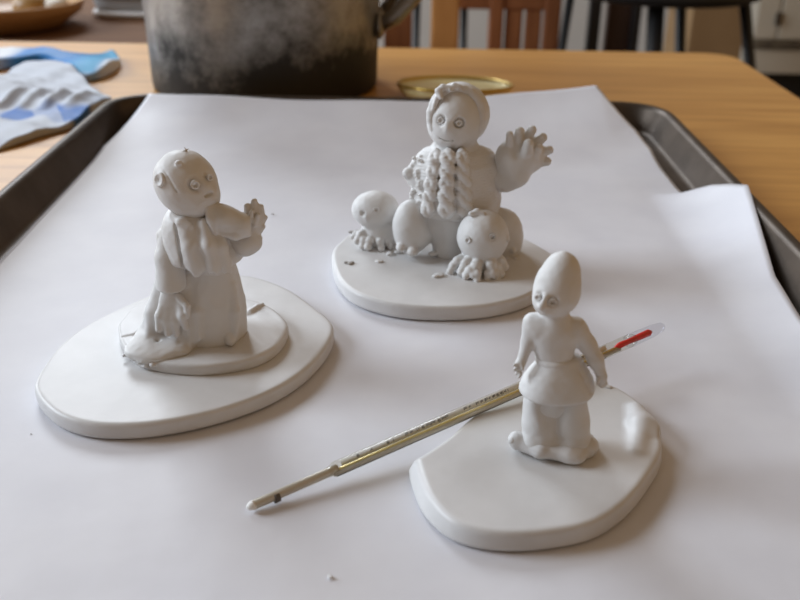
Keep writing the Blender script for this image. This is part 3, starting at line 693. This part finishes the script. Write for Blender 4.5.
crumb(272, 214, ZP, .6, 'tiny grey crumb on the parchment beside the raised flower-like hand', DIRT, 9)
crumb(608, 387, RT, .9, 'thin clay shred on the back edge of the uneven slab', CLAY, 10, 2)

# ------------------------------------------------------------------ thermometer
def thermometer():
    A = Vector(P(249, 507, ZP + .0016)); D = Vector(P(478, 407, RT + .0024)); u = (D - A).normalized()
    L = 0.
    root = empty('glass_thermometer', A); tag(root, 'long glass thermometer with printed scale and red tip leaning on the uneven clay slab', 'thermometer')
    E_ = Vector(Q(656, 327, (A + u * ((Q(656, 327, .36)[0] - A.x) / u.x)).y)); LT_ = (E_ - A).length
    S0 = (Vector(P(331, 470, .006)) - A).length
    side = u.cross(Vector((0, 0, 1))).normalized()      # towards the viewer
    up = side.cross(u).normalized()
    def at(t, a=0, b=0): return u * t + side * a + up * b
    def cyl(name, t0, t1, r, m, a=0., b=0., n=16, ends=None, parent=root, prof=None):
        bm = bmesh.new(); pr = prof or [(t0, r), (t1, r)]
        tube(bm, [at(t, a, b) for t, _ in pr], [x for _, x in pr], n); return from_bm(name, bm, m, parent, (0, 0, 0))
    METAL = mat('grey_mercury', (.56, .52, .44), .3, .3); GOLD = mat('brassy_fill', (.78, .64, .28), .2, .3)
    WHITE = mat('scale_card', (.86, .85, .82), .5); INK = mat('black_ink', (.05, .05, .06), .6); RED = mat('red_liquid', (.75, .02, .02), .3)
    DARK = mat('dark_seam', (.10, .085, .07), .4)
    R = .0028
    st = cyl('stem', 0, 0, 0, METAL, prof=[(0.0, .0006), (.0005, .0013), (.002, .00165), (S0 - .002, .0017), (S0 + .001, .0016)])
    cyl('stem_tip', 0, 0, 0, WHITE, prof=[(-.0008, .0004), (-.0002, .0012), (.0012, .0017), (.0020, .0017)])
    cyl('bulb_collar', S0 * .27, S0 * .33, .0019, DARK, a=.0004, b=-.0005)
    cyl('glass_tube', 0, 0, 0, GLASS, n=24, prof=[(S0 - .003, .0016), (S0 - .0012, .0021), (S0, R), (LT_ - .016, R), (LT_ - .013, .0022)])
    # white scale card inside, back half of the tube
    bm = bmesh.new(); hw = .0011
    t0, t1 = S0 + .003, LT_ - .028
    cv = lambda h, d: (.85 * d - .53 * h, .53 * d + .85 * h)        # h across the sight line, d towards the viewer
    v = [bm.verts.new(at(t, *cv(h, d))) for t in (t0, t1) for h, d in ((.0002, 0), (.00238, 0), (.00238, -.0002), (.0002, -.0002))]
    for k in range(4): bm.faces.new((v[k], v[(k + 1) % 4], v[4 + (k + 1) % 4], v[4 + k]))
    bm.faces.new(v[:4][::-1]); bm.faces.new(v[4:])
    card = from_bm('scale_card', bm, WHITE, root)
    # capillary and coloured backing
    cyl('capillary', S0 - .001, LT_ - .012, .00055, GOLD, a=.0008, b=.0001)
    cyl('backing_rod', S0 - .001, LT_ - .022, .0010, METAL, a=.0010, b=-.0009)
    cyl('dark_rod', S0, LT_ - .030, .00045, DARK, a=.0012, b=-.0019)
    cyl('red_fill', 0, 0, 0, RED, a=.0006, b=.0004, prof=[(LT_ - .0245, .0004), (LT_ - .022, .0013), (LT_ - .017, .0011), (LT_ - .010, .0014), (LT_ - .005, .0015), (LT_ - .0035, .0005)])
    cyl('end_cap', 0, 0, 0, PLASTIC, prof=[(LT_ - .0165, .0027), (LT_ - .015, .0029), (LT_ - .002, .0026), (LT_ + .003, .0020), (LT_ + .0045, .0008)])
    # printed marks on the card: short pen-like strokes in the little groups seen in the photo
    rng = random.Random(5)
    groups = [(.055, 1), (.10, 1), (.155, 2), (.22, 3), (.26, 4), (.30, 4), (.345, 2), (.43, 2), (.475, 3), (.505, 3), (.535, 3), (.565, 2), (.59, 1), (.675, 1), (.72, 3), (.75, 3), (.78, 2), (.88, 2)]
    bm = bmesh.new(); tn = at(0, .53, -.85).normalized()
    glyph = [[(-.4, .6), (.4, .6), (0, -.6)], [(-.4, -.6), (-.4, .6), (.4, .6), (.4, 0), (-.4, 0)], [(.3, .6), (-.4, -.1), (.4, -.1)], [(.2, .6), (.2, -.6)], [(.4, .6), (-.3, .4), (-.3, -.6), (.4, -.6), (.4, 0), (-.3, 0)]]
    for g, k in groups:
        for i in range(k):
            t = t0 + (t1 - t0) * g + i * .0021; base = at(t, *cv(.00135, .00008)); gl = rng.choice(glyph); w = rng.uniform(.8, 1.1)
            for (xa, ya), (xb, yb) in zip(gl, gl[1:]):
                tube(bm, [base + u * xa * .0013 * w - tn * ya * .0008 * w, base + u * xb * .0013 * w - tn * yb * .0008 * w], .00011, 5)
    from_bm('scale_marks', bm, INK, card)
    bm = bmesh.new()
    for i in range(34):
        t = t0 + (t1 - t0) * (i + 1) / 36; l = .0003 if i % 5 else .0005
        b_ = at(t, *cv(.00045, .00006)); tube(bm, [b_, b_ + tn * -l], .00005, 4)
    from_bm('scale_ticks', bm, INK, card)
thermometer()

# ------------------------------------------------------------------ pot, dish
def pot():
    cx = Q(268, 90, .905)[0]; root = empty('cooking_pot', (cx, .897, 0)); tag(root, 'large dented grey aluminium cooking pot standing behind the baking tray', 'cooking pot')
    R = .1085; bm = bmesh.new()
    lathe(bm, [(0, .0005), (R * .93, .0005), (R * .955, .002), (R * .962, .006), (R * .967, .03), (R * .985, .09), (R * 1.0, .165), (R * 1.03, .167), (R * 1.03, .170), (R * .98, .170), (R * .965, .09), (R * .945, .02), (R * .90, .006), (0, .005)], 96)
    from_bm('pot_body', bm, POT, root)
    hz = [Vector((R * .99, -.02, .058)), Vector((R + .012, -.022, .066)), Vector((R + .028, -.022, .084)), Vector((R + .040, -.015, .098)), Vector((R + .046, .0, .104)), Vector((R + .040, .02, .100)), Vector((R + .02, .03, .08)), Vector((R * .985, .03, .062))]
    bm = bmesh.new(); tube(bm, hz, [.006, .0075, .008, .0085, .0085, .008, .0075, .006], 12)
    h = from_bm('handle', bm, mat('dull_handle_metal', (.26, .24, .22), .4, .9), root)
    for y in (-.02, .03):
        bm = bmesh.new(); bmesh.ops.create_uvsphere(bm, u_segments=16, v_segments=10, radius=.008)
        for v in bm.verts: v.co = Vector((v.co.x * .6 + R * .985, v.co.y * 1.3 + y, v.co.z * 1.5 + .058))
        from_bm('rivet_plate', bm, bsdf and h.data.materials[0], h)
pot()
def dish():
    p = P(455, 91.5, .010); root = empty('metal_dish', (p[0], p[1] + .004, .0025)); root.rotation_euler.x = math.radians(-5.5); tag(root, 'shallow shiny yellow dish leaning on the table behind the parchment edge', 'dish')
    R = .051; bm = bmesh.new()
    lathe(bm, [(0, .0), (R * .8, .0), (R * .95, .006), (R, .0125), (R * .985, .0135), (R * .93, .0100), (R * .7, .0105), (R * .3, .011), (0, .011)], 64)
    from_bm('dish_body', bm, noise_mat('pale_yellow_glaze', [(.3, (.93, .82, .40)), (.7, (.95, .88, .55))], 20, .3, .1), root)
    bm = bmesh.new(); lathe(bm, [(R * .96, .0105), (R * 1.012, .0118), (R * 1.015, .0135), (R * .99, .0146), (R * .955, .0125), (R * .96, .0105)], 64)
    from_bm('rim', bm, mat('dark_gilt_rim', (.62, .42, .10), .3, .5), root, (0, 0, 0))
dish()

# ------------------------------------------------------------------ plastic bags
def bag(name, pts, z_of, label, colfn, thick, seed):
    poly = outline([P(a, b, .006)[:2] * 1000 for a, b in pts], 3.0) / 1000; lo = poly.min(0); hi = poly.max(0); n = 90
    h = max(hi - lo) / n; gx = np.arange(lo[0] - h, hi[0] + 2 * h, h); gy = np.arange(lo[1] - h, hi[1] + 2 * h, h)
    c = Clay(); sc = 1000.
    def dz(X, Y): return z_of(X / sc, Y / sc) * sc
    c.slab(poly * sc, .4, 2.2, .9, dz=dz, k=1.)
    kind, fn, a, b, k = c.ops[0]; c.ops[0] = (kind, fn, a, b + arr(0, 0, thick * 1000), k)
    V, Fc = c.skin(1.1)
    for _ in range(3):
        acc = np.zeros_like(V); cn = np.zeros(len(V))
        for kk in range(4): np.add.at(acc, Fc[:, kk], V[Fc[:, (kk + 1) % 4]]); np.add.at(cn, Fc[:, kk], 1)
        V = V * .5 + .5 * acc / np.maximum(cn, 1)[:, None]
    V = V / sc; V[:, 2] -= V[:, 2].min() - .0002
    m = mat(name + '_film', (.7, .74, .8), .5, 0, .15); at_ = nd(m, 'ShaderNodeAttribute'); at_.attribute_name = 'print'
    lk(m, at_.outputs['Color'], bsdf(m).inputs['Base Color'])
    og = (float(V[:, 0].mean()), float(V[:, 1].mean()), 0)
    ob = mesh_obj('plastic_bag', V, Fc, m, None, og)
    ca = ob.data.color_attributes.new('print', 'FLOAT_COLOR', 'POINT')
    ca.data.foreach_set('color', np.concatenate([colfn(V), np.ones((len(V), 1))], 1).astype(np.float32).ravel())
    tag(ob, label, 'plastic bag')
def ss(a, b, x): t = np.clip((x - a) / (b - a), 0, 1); return t * t * (3 - 2 * t)
def mixc(c, d, t): return c * (1 - t[:, None]) + np.array(d) * t[:, None]
# pixel-free print coordinates: along the bag
f0 = P(14, 105, .012)[:2]
fo = P(60, 104, .014)[:2]
def front_z(X, Y):
    u = X - fo[0]; v = Y - fo[1]
    r = sum(np.exp(-(((u - .05 * (v - .04) - d) / .006) ** 2)) * .007 for d in (-.055, -.037, -.016, .006)) * ss(.002, .02, v) * (1 - ss(.05, .075, v))
    return .007 + .8 * r + .004 * np.sin(u * 40 + v * 25) * np.sin(v * 45 + 1) + .0012 * np.sin(u * 130 + v * 60) * np.sin(v * 140 - u * 40) - .004 * ss(0, .08, u) - .005 * ss(.0, .05, -v)
def front_c(V):
    u = V[:, 0] - fo[0]; v = V[:, 1] - fo[1]
    c = np.tile(np.array([.50, .525, .58]), (len(V), 1))
    w = .006 * np.sin(u * 90) + .004 * np.sin(u * 210 + 1)
    t = ss(-.024, -.016, v + w) * (1 - ss(.004, .016, v + w)) * ss(-.055, -.04, u) * (1 - ss(.03, .06, u))
    c = mixc(c, (.03, .13, .42), t * (.4 + .6 * (np.sin(u * 130 + 60 * v) > -.2)))
    t2 = ss(-.05, -.03, -np.abs(v - .0)) * ss(.0, .05, u) * .55
    c = mixc(c, (.16, .32, .62), t2 * .8)
    return c
bag('front', [(-60, 90), (-20, 76), (2, 75), (24, 66), (48, 65), (68, 68), (88, 83), (101, 92), (112, 99), (98, 108), (72, 122), (42, 130), (10, 140), (-30, 152), (-70, 150)], front_z,
    'crumpled white plastic bag with blue print lying nearest the tray on the left', front_c, .026, 1)
bo = P(60, 62, .014)[:2]
def back_z(X, Y):
    u = X - bo[0]; v = Y - bo[1]
    return .006 + .009 * np.exp(-((u - .058) / .012) ** 2 - ((v - .01) / .02) ** 2) + .004 * np.sin(u * 55) * np.sin(v * 60 + .6) + .004 * np.sin(u * 23 + 2)
def back_c(V):
    u = V[:, 0] - bo[0]; v = V[:, 1] - bo[1]
    c = np.tile(np.array([.48, .52, .60]), (len(V), 1))
    w = .006 * np.sin(u * 38 + .5) + .004
    t = ss(-.014, -.002, v + w) * ss(-.075, -.055, u) * (1 - ss(.030, .044, u)); c = mixc(c, (.045, .20, .48), t)
    c = mixc(c, (.05, .36, .58), t * ss(-.005, .03, u) * .8)
    c = mixc(c, (.68, .69, .71), ss(.034, .046, u)); c = mixc(c, (.68, .69, .71), 1 - ss(-.085, -.07, u)); return c
bag('back', [(-40, 60), (-10, 50), (8, 49), (30, 51), (50, 56), (70, 58.5), (88, 57), (104, 54), (113, 52), (120, 57), (119, 63), (104, 72), (84, 76), (68, 68.5), (48, 61), (24, 61), (-10, 66), (-40, 70)], back_z,
    'white plastic bag with a bright blue band lying behind the other bag', back_c, .026, 2)

# ------------------------------------------------------------------ things beyond the table
def sideboard():
    t = empty('side_table', (-.85, 1.5, -.75)); tag(t, 'dark brown side table beyond the table carrying the wooden bowl', 'side table')
    bm = bmesh.new(); bbox(bm, (-1.5, 1.13, -.06), (-.16, 1.9, -.03), .004); from_bm('top', bm, DARKWOOD, t, -t.location, False)
    for x in (-1.45, -.21):
        for y in (1.18, 1.85):
            bm = bmesh.new(); bbox(bm, (x - .025, y - .025, -.75), (x + .025, y + .025, -.06), .003); from_bm('leg', bm, DARKWOOD, t, -t.location, False)
sideboard()
SZ = -.03
def bowl():
    p = P(-14, 36, SZ); R = .108; root = empty('wooden_bowl', (p[0], p[1] + R * .66, SZ))
    tag(root, 'wide turned wooden bowl on the dark side table at the far left', 'bowl')
    bm = bmesh.new(); lathe(bm, [(0, .0), (R * .6, .0), (R * .70, .003), (R * .95, .022), (R, .034), (R * .985, .037), (R * .955, .035), (R * .86, .024), (R * .6, .012), (0, .010)], 64)
    from_bm('bowl_body', bm, BOWLWOOD, root)
    c = Clay(); o = np.array(root.location) * 1000
    c.ball(o + arr(45, -20, 30), (24, 20, 17), 4); c.ball(o + arr(35, -5, 34), (14, 14, 14), 4); c.cone(o + arr(48, -18, 42), o + arr(52, -16, 52), 4, 3, 3)
    tag(sculpt('brown_fruit', c, noise_mat('brown_skin', [(.3, (.26, .14, .04)), (.7, (.40, .24, .08))], 30, .4), None, 1.5), 'small brown rounded item in the wooden bowl', 'fruit')
    c = Clay(); c.ball(o + arr(68, 5, 32), (18, 26, 9), 3); c.ball(o + arr(76, -20, 33), (13, 12, 7), 3)
    tag(sculpt('pale_fruit', c, noise_mat('papery_white', [(.3, (.55, .48, .40)), (.7, (.66, .60, .52))], 40, .6), None, 1.5), 'pale rounded item lying in the wooden bowl near its right rim', 'fruit')
bowl()
def box_container():
    p = P(115, 22, SZ); root = empty('food_container', (p[0] + .050, p[1] + .10, SZ)); tag(root, 'frosted grey plastic container with blue lid on the side table beside the pot', 'container')
    def rr_bm(prof, w, d, R):
        bm = bmesh.new(); rings = [[bm.verts.new((x, y, z)) for x, y in rrect(-w + i, w - i, -d + i, d - i, max(R - i, .004), 6)] for i, z in prof]; n = len(rings[0])
        for a, b in zip(rings, rings[1:]):
            for k in range(n): bm.faces.new((a[k], a[(k + 1) % n], b[(k + 1) % n], b[k]))
        bm.faces.new(rings[0][::-1]); bm.faces.new(rings[-1]); return bm
    w, d = .095, .07
    from_bm('tub', rr_bm([(.012, .0), (.004, .004), (.0, .02), (0, .028), (-.003, .029), (-.003, .032)], w, d, .03), noise_mat('frosted_plastic', [(.3, (.36, .37, .37)), (.7, (.46, .47, .48))], 12, .35), root)
    from_bm('lid', rr_bm([(-.004, .032), (-.006, .034), (-.006, .037), (.004, .041), (.008, .041)], w, d, .03), mat('blue_lid_plastic', (.16, .25, .45), .35), root)
    from_bm('foot_ring', rr_bm([(.006, -.0), (-.001, .002), (-.003, .006), (.0, .009)], w, d, .03), mat('white_ring_plastic', (.8, .8, .8), .4), root)
box_container()

def post(name, px0, px1, Y, m, parent, d=.03, top=.25, bot=-.75, lean=0.):
    a = Q(px0, 30, Y)[0]; b = Q(px1, 30, Y)[0]; bm = bmesh.new(); bbox(bm, (a, Y, bot), (b, Y + d, top), .004)
    return from_bm(name, bm, m, parent, -parent.location, False)
def chair(Y, posts, slats, rail, m, ms, label, seat_d=.38, railx=None):
    x0 = Q(posts[0][0], 30, Y)[0]; x1 = Q(posts[-1][1], 30, Y)[0]
    root = empty('wooden_chair', ((x0 + x1) / 2, Y, -.75)); tag(root, label, 'chair')
    for a, b in posts: post('back_post', a, b, Y, m, root, .035)
    for a, b in slats: post('slat', a, b, Y + .008, ms, root, .018, .20, -.30)
    zr = Q(posts[0][0], rail, Y)[2]
    bm = bmesh.new(); bbox(bm, (x0 + .01 if railx is None else Q(railx, 30, Y)[0], Y + .004, zr), (x1 - .01, Y + .03, zr + .06), .004); from_bm('rail', bm, ms, root, -root.location, False)
    bm = bmesh.new(); bbox(bm, (x0, Y + .02, .20), (x1, Y + .05, .27), .006); from_bm('top_rail', bm, m, root, -root.location, False)
    bm = bmesh.new(); bbox(bm, (x0 - .01, Y + .01, -.33), (x1 + .01, Y + seat_d, -.30), .006); from_bm('seat', bm, m, root, -root.location, False)
    for x in (x0 + .02, x1 - .02):
        bm = bmesh.new(); bbox(bm, (x - .018, Y + seat_d - .05, -.75), (x + .018, Y + seat_d - .014, -.33), .003); from_bm('front_leg', bm, m, root, -root.location, False)
chair(1.75, [(330, 358), (431, 459)], [(384, 412)], -12, OAK, REDWOOD, 'light oak dining chair whose pale back post stands right of the pot')
chair(2.1, [(489, 503), (544, 560)], [(505, 522), (525, 541)], 10, REDWOOD, REDWOOD, 'reddish brown slatted wooden chair left of the black stool', railx=457)

def stool():
    Y = 2.0; ctr = Q(662, 3, Y); R = (Q(757, 3, Y)[0] - Q(567, 3, Y)[0]) / 2
    root = empty('bar_stool', (ctr[0], Y, -.75)); tag(root, 'black round-seated stool with thin legs behind the far edge of the table', 'stool')
    zs = Q(662, 10, Y - R)[2]
    bm = bmesh.new(); lathe(bm, [(0, zs), (R * .9, zs), (R * .98, zs + .006), (R, zs + .018), (R * .97, zs + .03), (R * .85, zs + .036), (0, zs + .03)], 48)
    for v in bm.verts: v.co.z += .75
    from_bm('seat', bm, BLACK, root, (0, 0, 0))
    def leg(name, px, py, px2, py2, y, r):
        a = Q(px, py, y); b = Q(px2, py2, y); d = (b - a) / (b[2] - a[2]); t = a + d * (zs + .01 - a[2]); e = a + d * (-.75 - a[2])
        bm = bmesh.new(); o = np.array(root.location); tube(bm, [t - o, e - o], [r, r * .9], 12); from_bm(name, bm, BLACK, root)
    leg('leg', 569, 5, 562, 48, Y + .05, .009); leg('leg', 745, 5, 749, 55, Y + .05, .0125)
    leg('leg', 656, 8, 654, 48, Y - .12, .0165); leg('leg', 681, 8, 680, 48, Y + .16, .0125)
    bm = bmesh.new(); n = 40; rf = R * .93
    tube(bm, [(rf * math.cos(2 * math.pi * k / n), rf * math.sin(2 * math.pi * k / n), .22) for k in range(n + 1)], .008, 8, cap=False); from_bm('foot_ring', bm, BLACK, root)
stool()
def tall_stool():
    Y = 2.35; ctr = Q(441, 0, Y); zs = Q(441, -22, Y)[2]; R = .15
    root = empty('bar_stool', (ctr[0], Y, -.75)); tag(root, 'black stool whose thin legs show on both sides of the pale oak chair post', 'stool')
    bm = bmesh.new(); lathe(bm, [(0, zs + .75), (R * .9, zs + .75), (R, zs + .765), (R * .96, zs + .78), (0, zs + .778)], 40); from_bm('seat', bm, BLACK, root)
    for px, dy in ((416, -.02), (464, -.02), (444, .1)):
        x = Q(px, 30, Y + dy)[0] - ctr[0]; bm = bmesh.new(); tube(bm, [(x * .96, dy, zs + .755), (x * 1.12, dy * 1.2, 0)], [.0085, .008], 12); from_bm('leg', bm, BLACK, root)
tall_stool()
def bench_chair():
    Y = 2.5; a, b = Q(588, 30, Y)[0], Q(640, 30, Y)[0]; root = empty('folding_chair', ((a + b) / 2, Y, -.75)); tag(root, 'black framed dark brown chair glimpsed under the black stool seat', 'chair')
    for x0, x1 in ((588, 600), (632, 640)): post('leg', x0, x1, Y, BLACK, root, .03, -.02)
    post('back_panel', 606, 634, Y + .03, mat('dark_brown_leather', (.045, .02, .012), .5), root, .03, -.02, -.40)
    bm = bmesh.new(); bbox(bm, (a, Y + .01, -.42), (b, Y + .36, -.39), .004); from_bm('seat', bm, BLACK, root, -root.location, False)
    for x in (a + .02, b - .02):
        bm = bmesh.new(); bbox(bm, (x - .015, Y + .32, -.75), (x + .015, Y + .35, -.42), .003); from_bm('front_leg', bm, BLACK, root, -root.location, False)
bench_chair()
def cardboard():
    Y = 3.2; a, b = Q(690, 30, Y)[0], Q(745, 30, Y)[0]; z1 = Q(700, -6, Y)[2]
    root = empty('cardboard_box', ((a + b) / 2, Y, -.75)); tag(root, 'tan cardboard box standing beyond the black stool', 'box')
    bm = bmesh.new(); bbox(bm, (a, Y, -.75), (b, Y + .3, z1), .004); from_bm('carton', bm, noise_mat('tan_card', [(.3, (.26, .155, .07)), (.7, (.32, .20, .095))], 6, .8), root, -root.location, False)
    for i, (y0, y1) in enumerate(((Y, Y + .149), (Y + .151, Y + .3))):
        bm = bmesh.new(); bbox(bm, (a, y0, z1 - .001), (b, y1, z1 + .003), .001); from_bm('flap', bm, root.children[0].data.materials[0], root, -root.location, False)
cardboard()
def cabinet():
    Y = 4.0; a = Q(752, 40, Y)[0]; b = a + 1.3; zt = Q(780, 75, Y)[2]; zd = Q(780, 47, Y)[2]
    root = empty('kitchen_cabinet', ((a + b) / 2, Y, -.75)); tag(root, 'cream painted kitchen cabinet with dark plinth gap in the right corner', 'cabinet')
    def bb(n, lo, hi, m, bev=.004):
        bm = bmesh.new(); bbox(bm, lo, hi, bev); return from_bm(n, bm, m, root, -root.location, False)
    bb('carcass', (a, Y + .02, zt), (b, Y + .38, .15), CREAM); bb('plinth', (a + .02, Y + .08, -.75), (b, Y + .36, zt), BLACK)
    xm = Q(778, 30, Y)[0]
    d = bb('door', (a + .004, Y, zd + .03), (xm - .004, Y + .02, .12), CREAM); bb('door', (xm + .004, Y, zd + .03), (b - .004, Y + .02, .12), CREAM)
    bb('drawer', (a + .004, Y, zt + .004), (b - .004, Y + .02, zd - .01), CREAM)
    bb('rail', (a + .01, Y - .012, zd - .006), (b, Y + .02, zd + .022), noise_mat('dark_iron', [(.3, (.05, .04, .03)), (.7, (.16, .13, .09))], 30, .5))
    k = bb('hinge', (xm - .02, Y - .015, zd + .09), (xm + .005, Y, zd + .14), mat('hinge_metal', (.12, .10, .08), .4, .8))
cabinet()

GROUPS = {'clay figure': 'clay figures on the parchment', 'clay creature': 'round-headed clay creatures by the seated figure', 'clay slab': 'flat clay slabs on the parchment',
          'clay crumb': 'loose bits of clay', 'plastic bag': 'plastic bags left of the tray', 'stool': 'black stools behind the table', 'chair': 'chairs behind the table', 'fruit': 'things in the wooden bowl'}
for o in COL.objects:
    if o.parent is None and o.get('category') in GROUPS: o['group'] = GROUPS[o['category']]
# ------------------------------------------------------------------ light: daylight from windows on the left, added fill for the background, soft room light
def area(name, loc, target, sx, sy, e, col):
    l = bpy.data.lights.new(name, 'AREA'); l.shape = 'RECTANGLE'; l.size = sx; l.size_y = sy; l.energy = e; l.color = col
    o = bpy.data.objects.new(name, l); COL.objects.link(o); o.location = loc
    o.rotation_euler = (Vector(target) - Vector(loc)).to_track_quat('-Z', 'Y').to_euler(); return o
area('window_daylight', (-2.5, .75, 1.25), (0, .4, 0), 1.2, 1.3, 84, (.79, .89, 1.0))
area('back_window_daylight', (-1.2, 3.0, 1.75), (0, .5, 0), 1.0, 1.1, 56, (.83, .91, 1.0))
area('background_fill', (-3.3, 2.9, .9), (1.2, 3.6, -.4), 1.2, 1.2, 60, (.93, .96, 1.0))  # added lamp without a known window, brightens the back wall and its gaps
w = bpy.data.worlds.new('room_light'); SC.world = w; w.use_nodes = True
nt = w.node_tree; bg = nt.nodes['Background']; bg.inputs[1].default_value = .38
tc = nt.nodes.new('ShaderNodeTexCoord'); sx = nt.nodes.new('ShaderNodeSeparateXYZ'); nt.links.new(tc.outputs['Generated'], sx.inputs[0])
mr = nt.nodes.new('ShaderNodeMapRange'); mr.inputs['From Min'].default_value = -.7; mr.inputs['From Max'].default_value = .8; nt.links.new(sx.outputs['X'], mr.inputs['Value'])
cr = nt.nodes.new('ShaderNodeValToRGB'); cr.color_ramp.elements[0].color = (.50, .44, .38, 1); cr.color_ramp.elements[1].color = (1.0, .63, .31, 1)   # a warm lit room on the right
nt.links.new(mr.outputs[0], cr.inputs[0]); nt.links.new(cr.outputs[0], bg.inputs[0])
SC.view_settings.view_transform = 'Standard'; SC.view_settings.look = 'None'; SC.view_settings.gamma = 1; SC.view_settings.use_curve_mapping = False
SC.view_settings.exposure = -.22
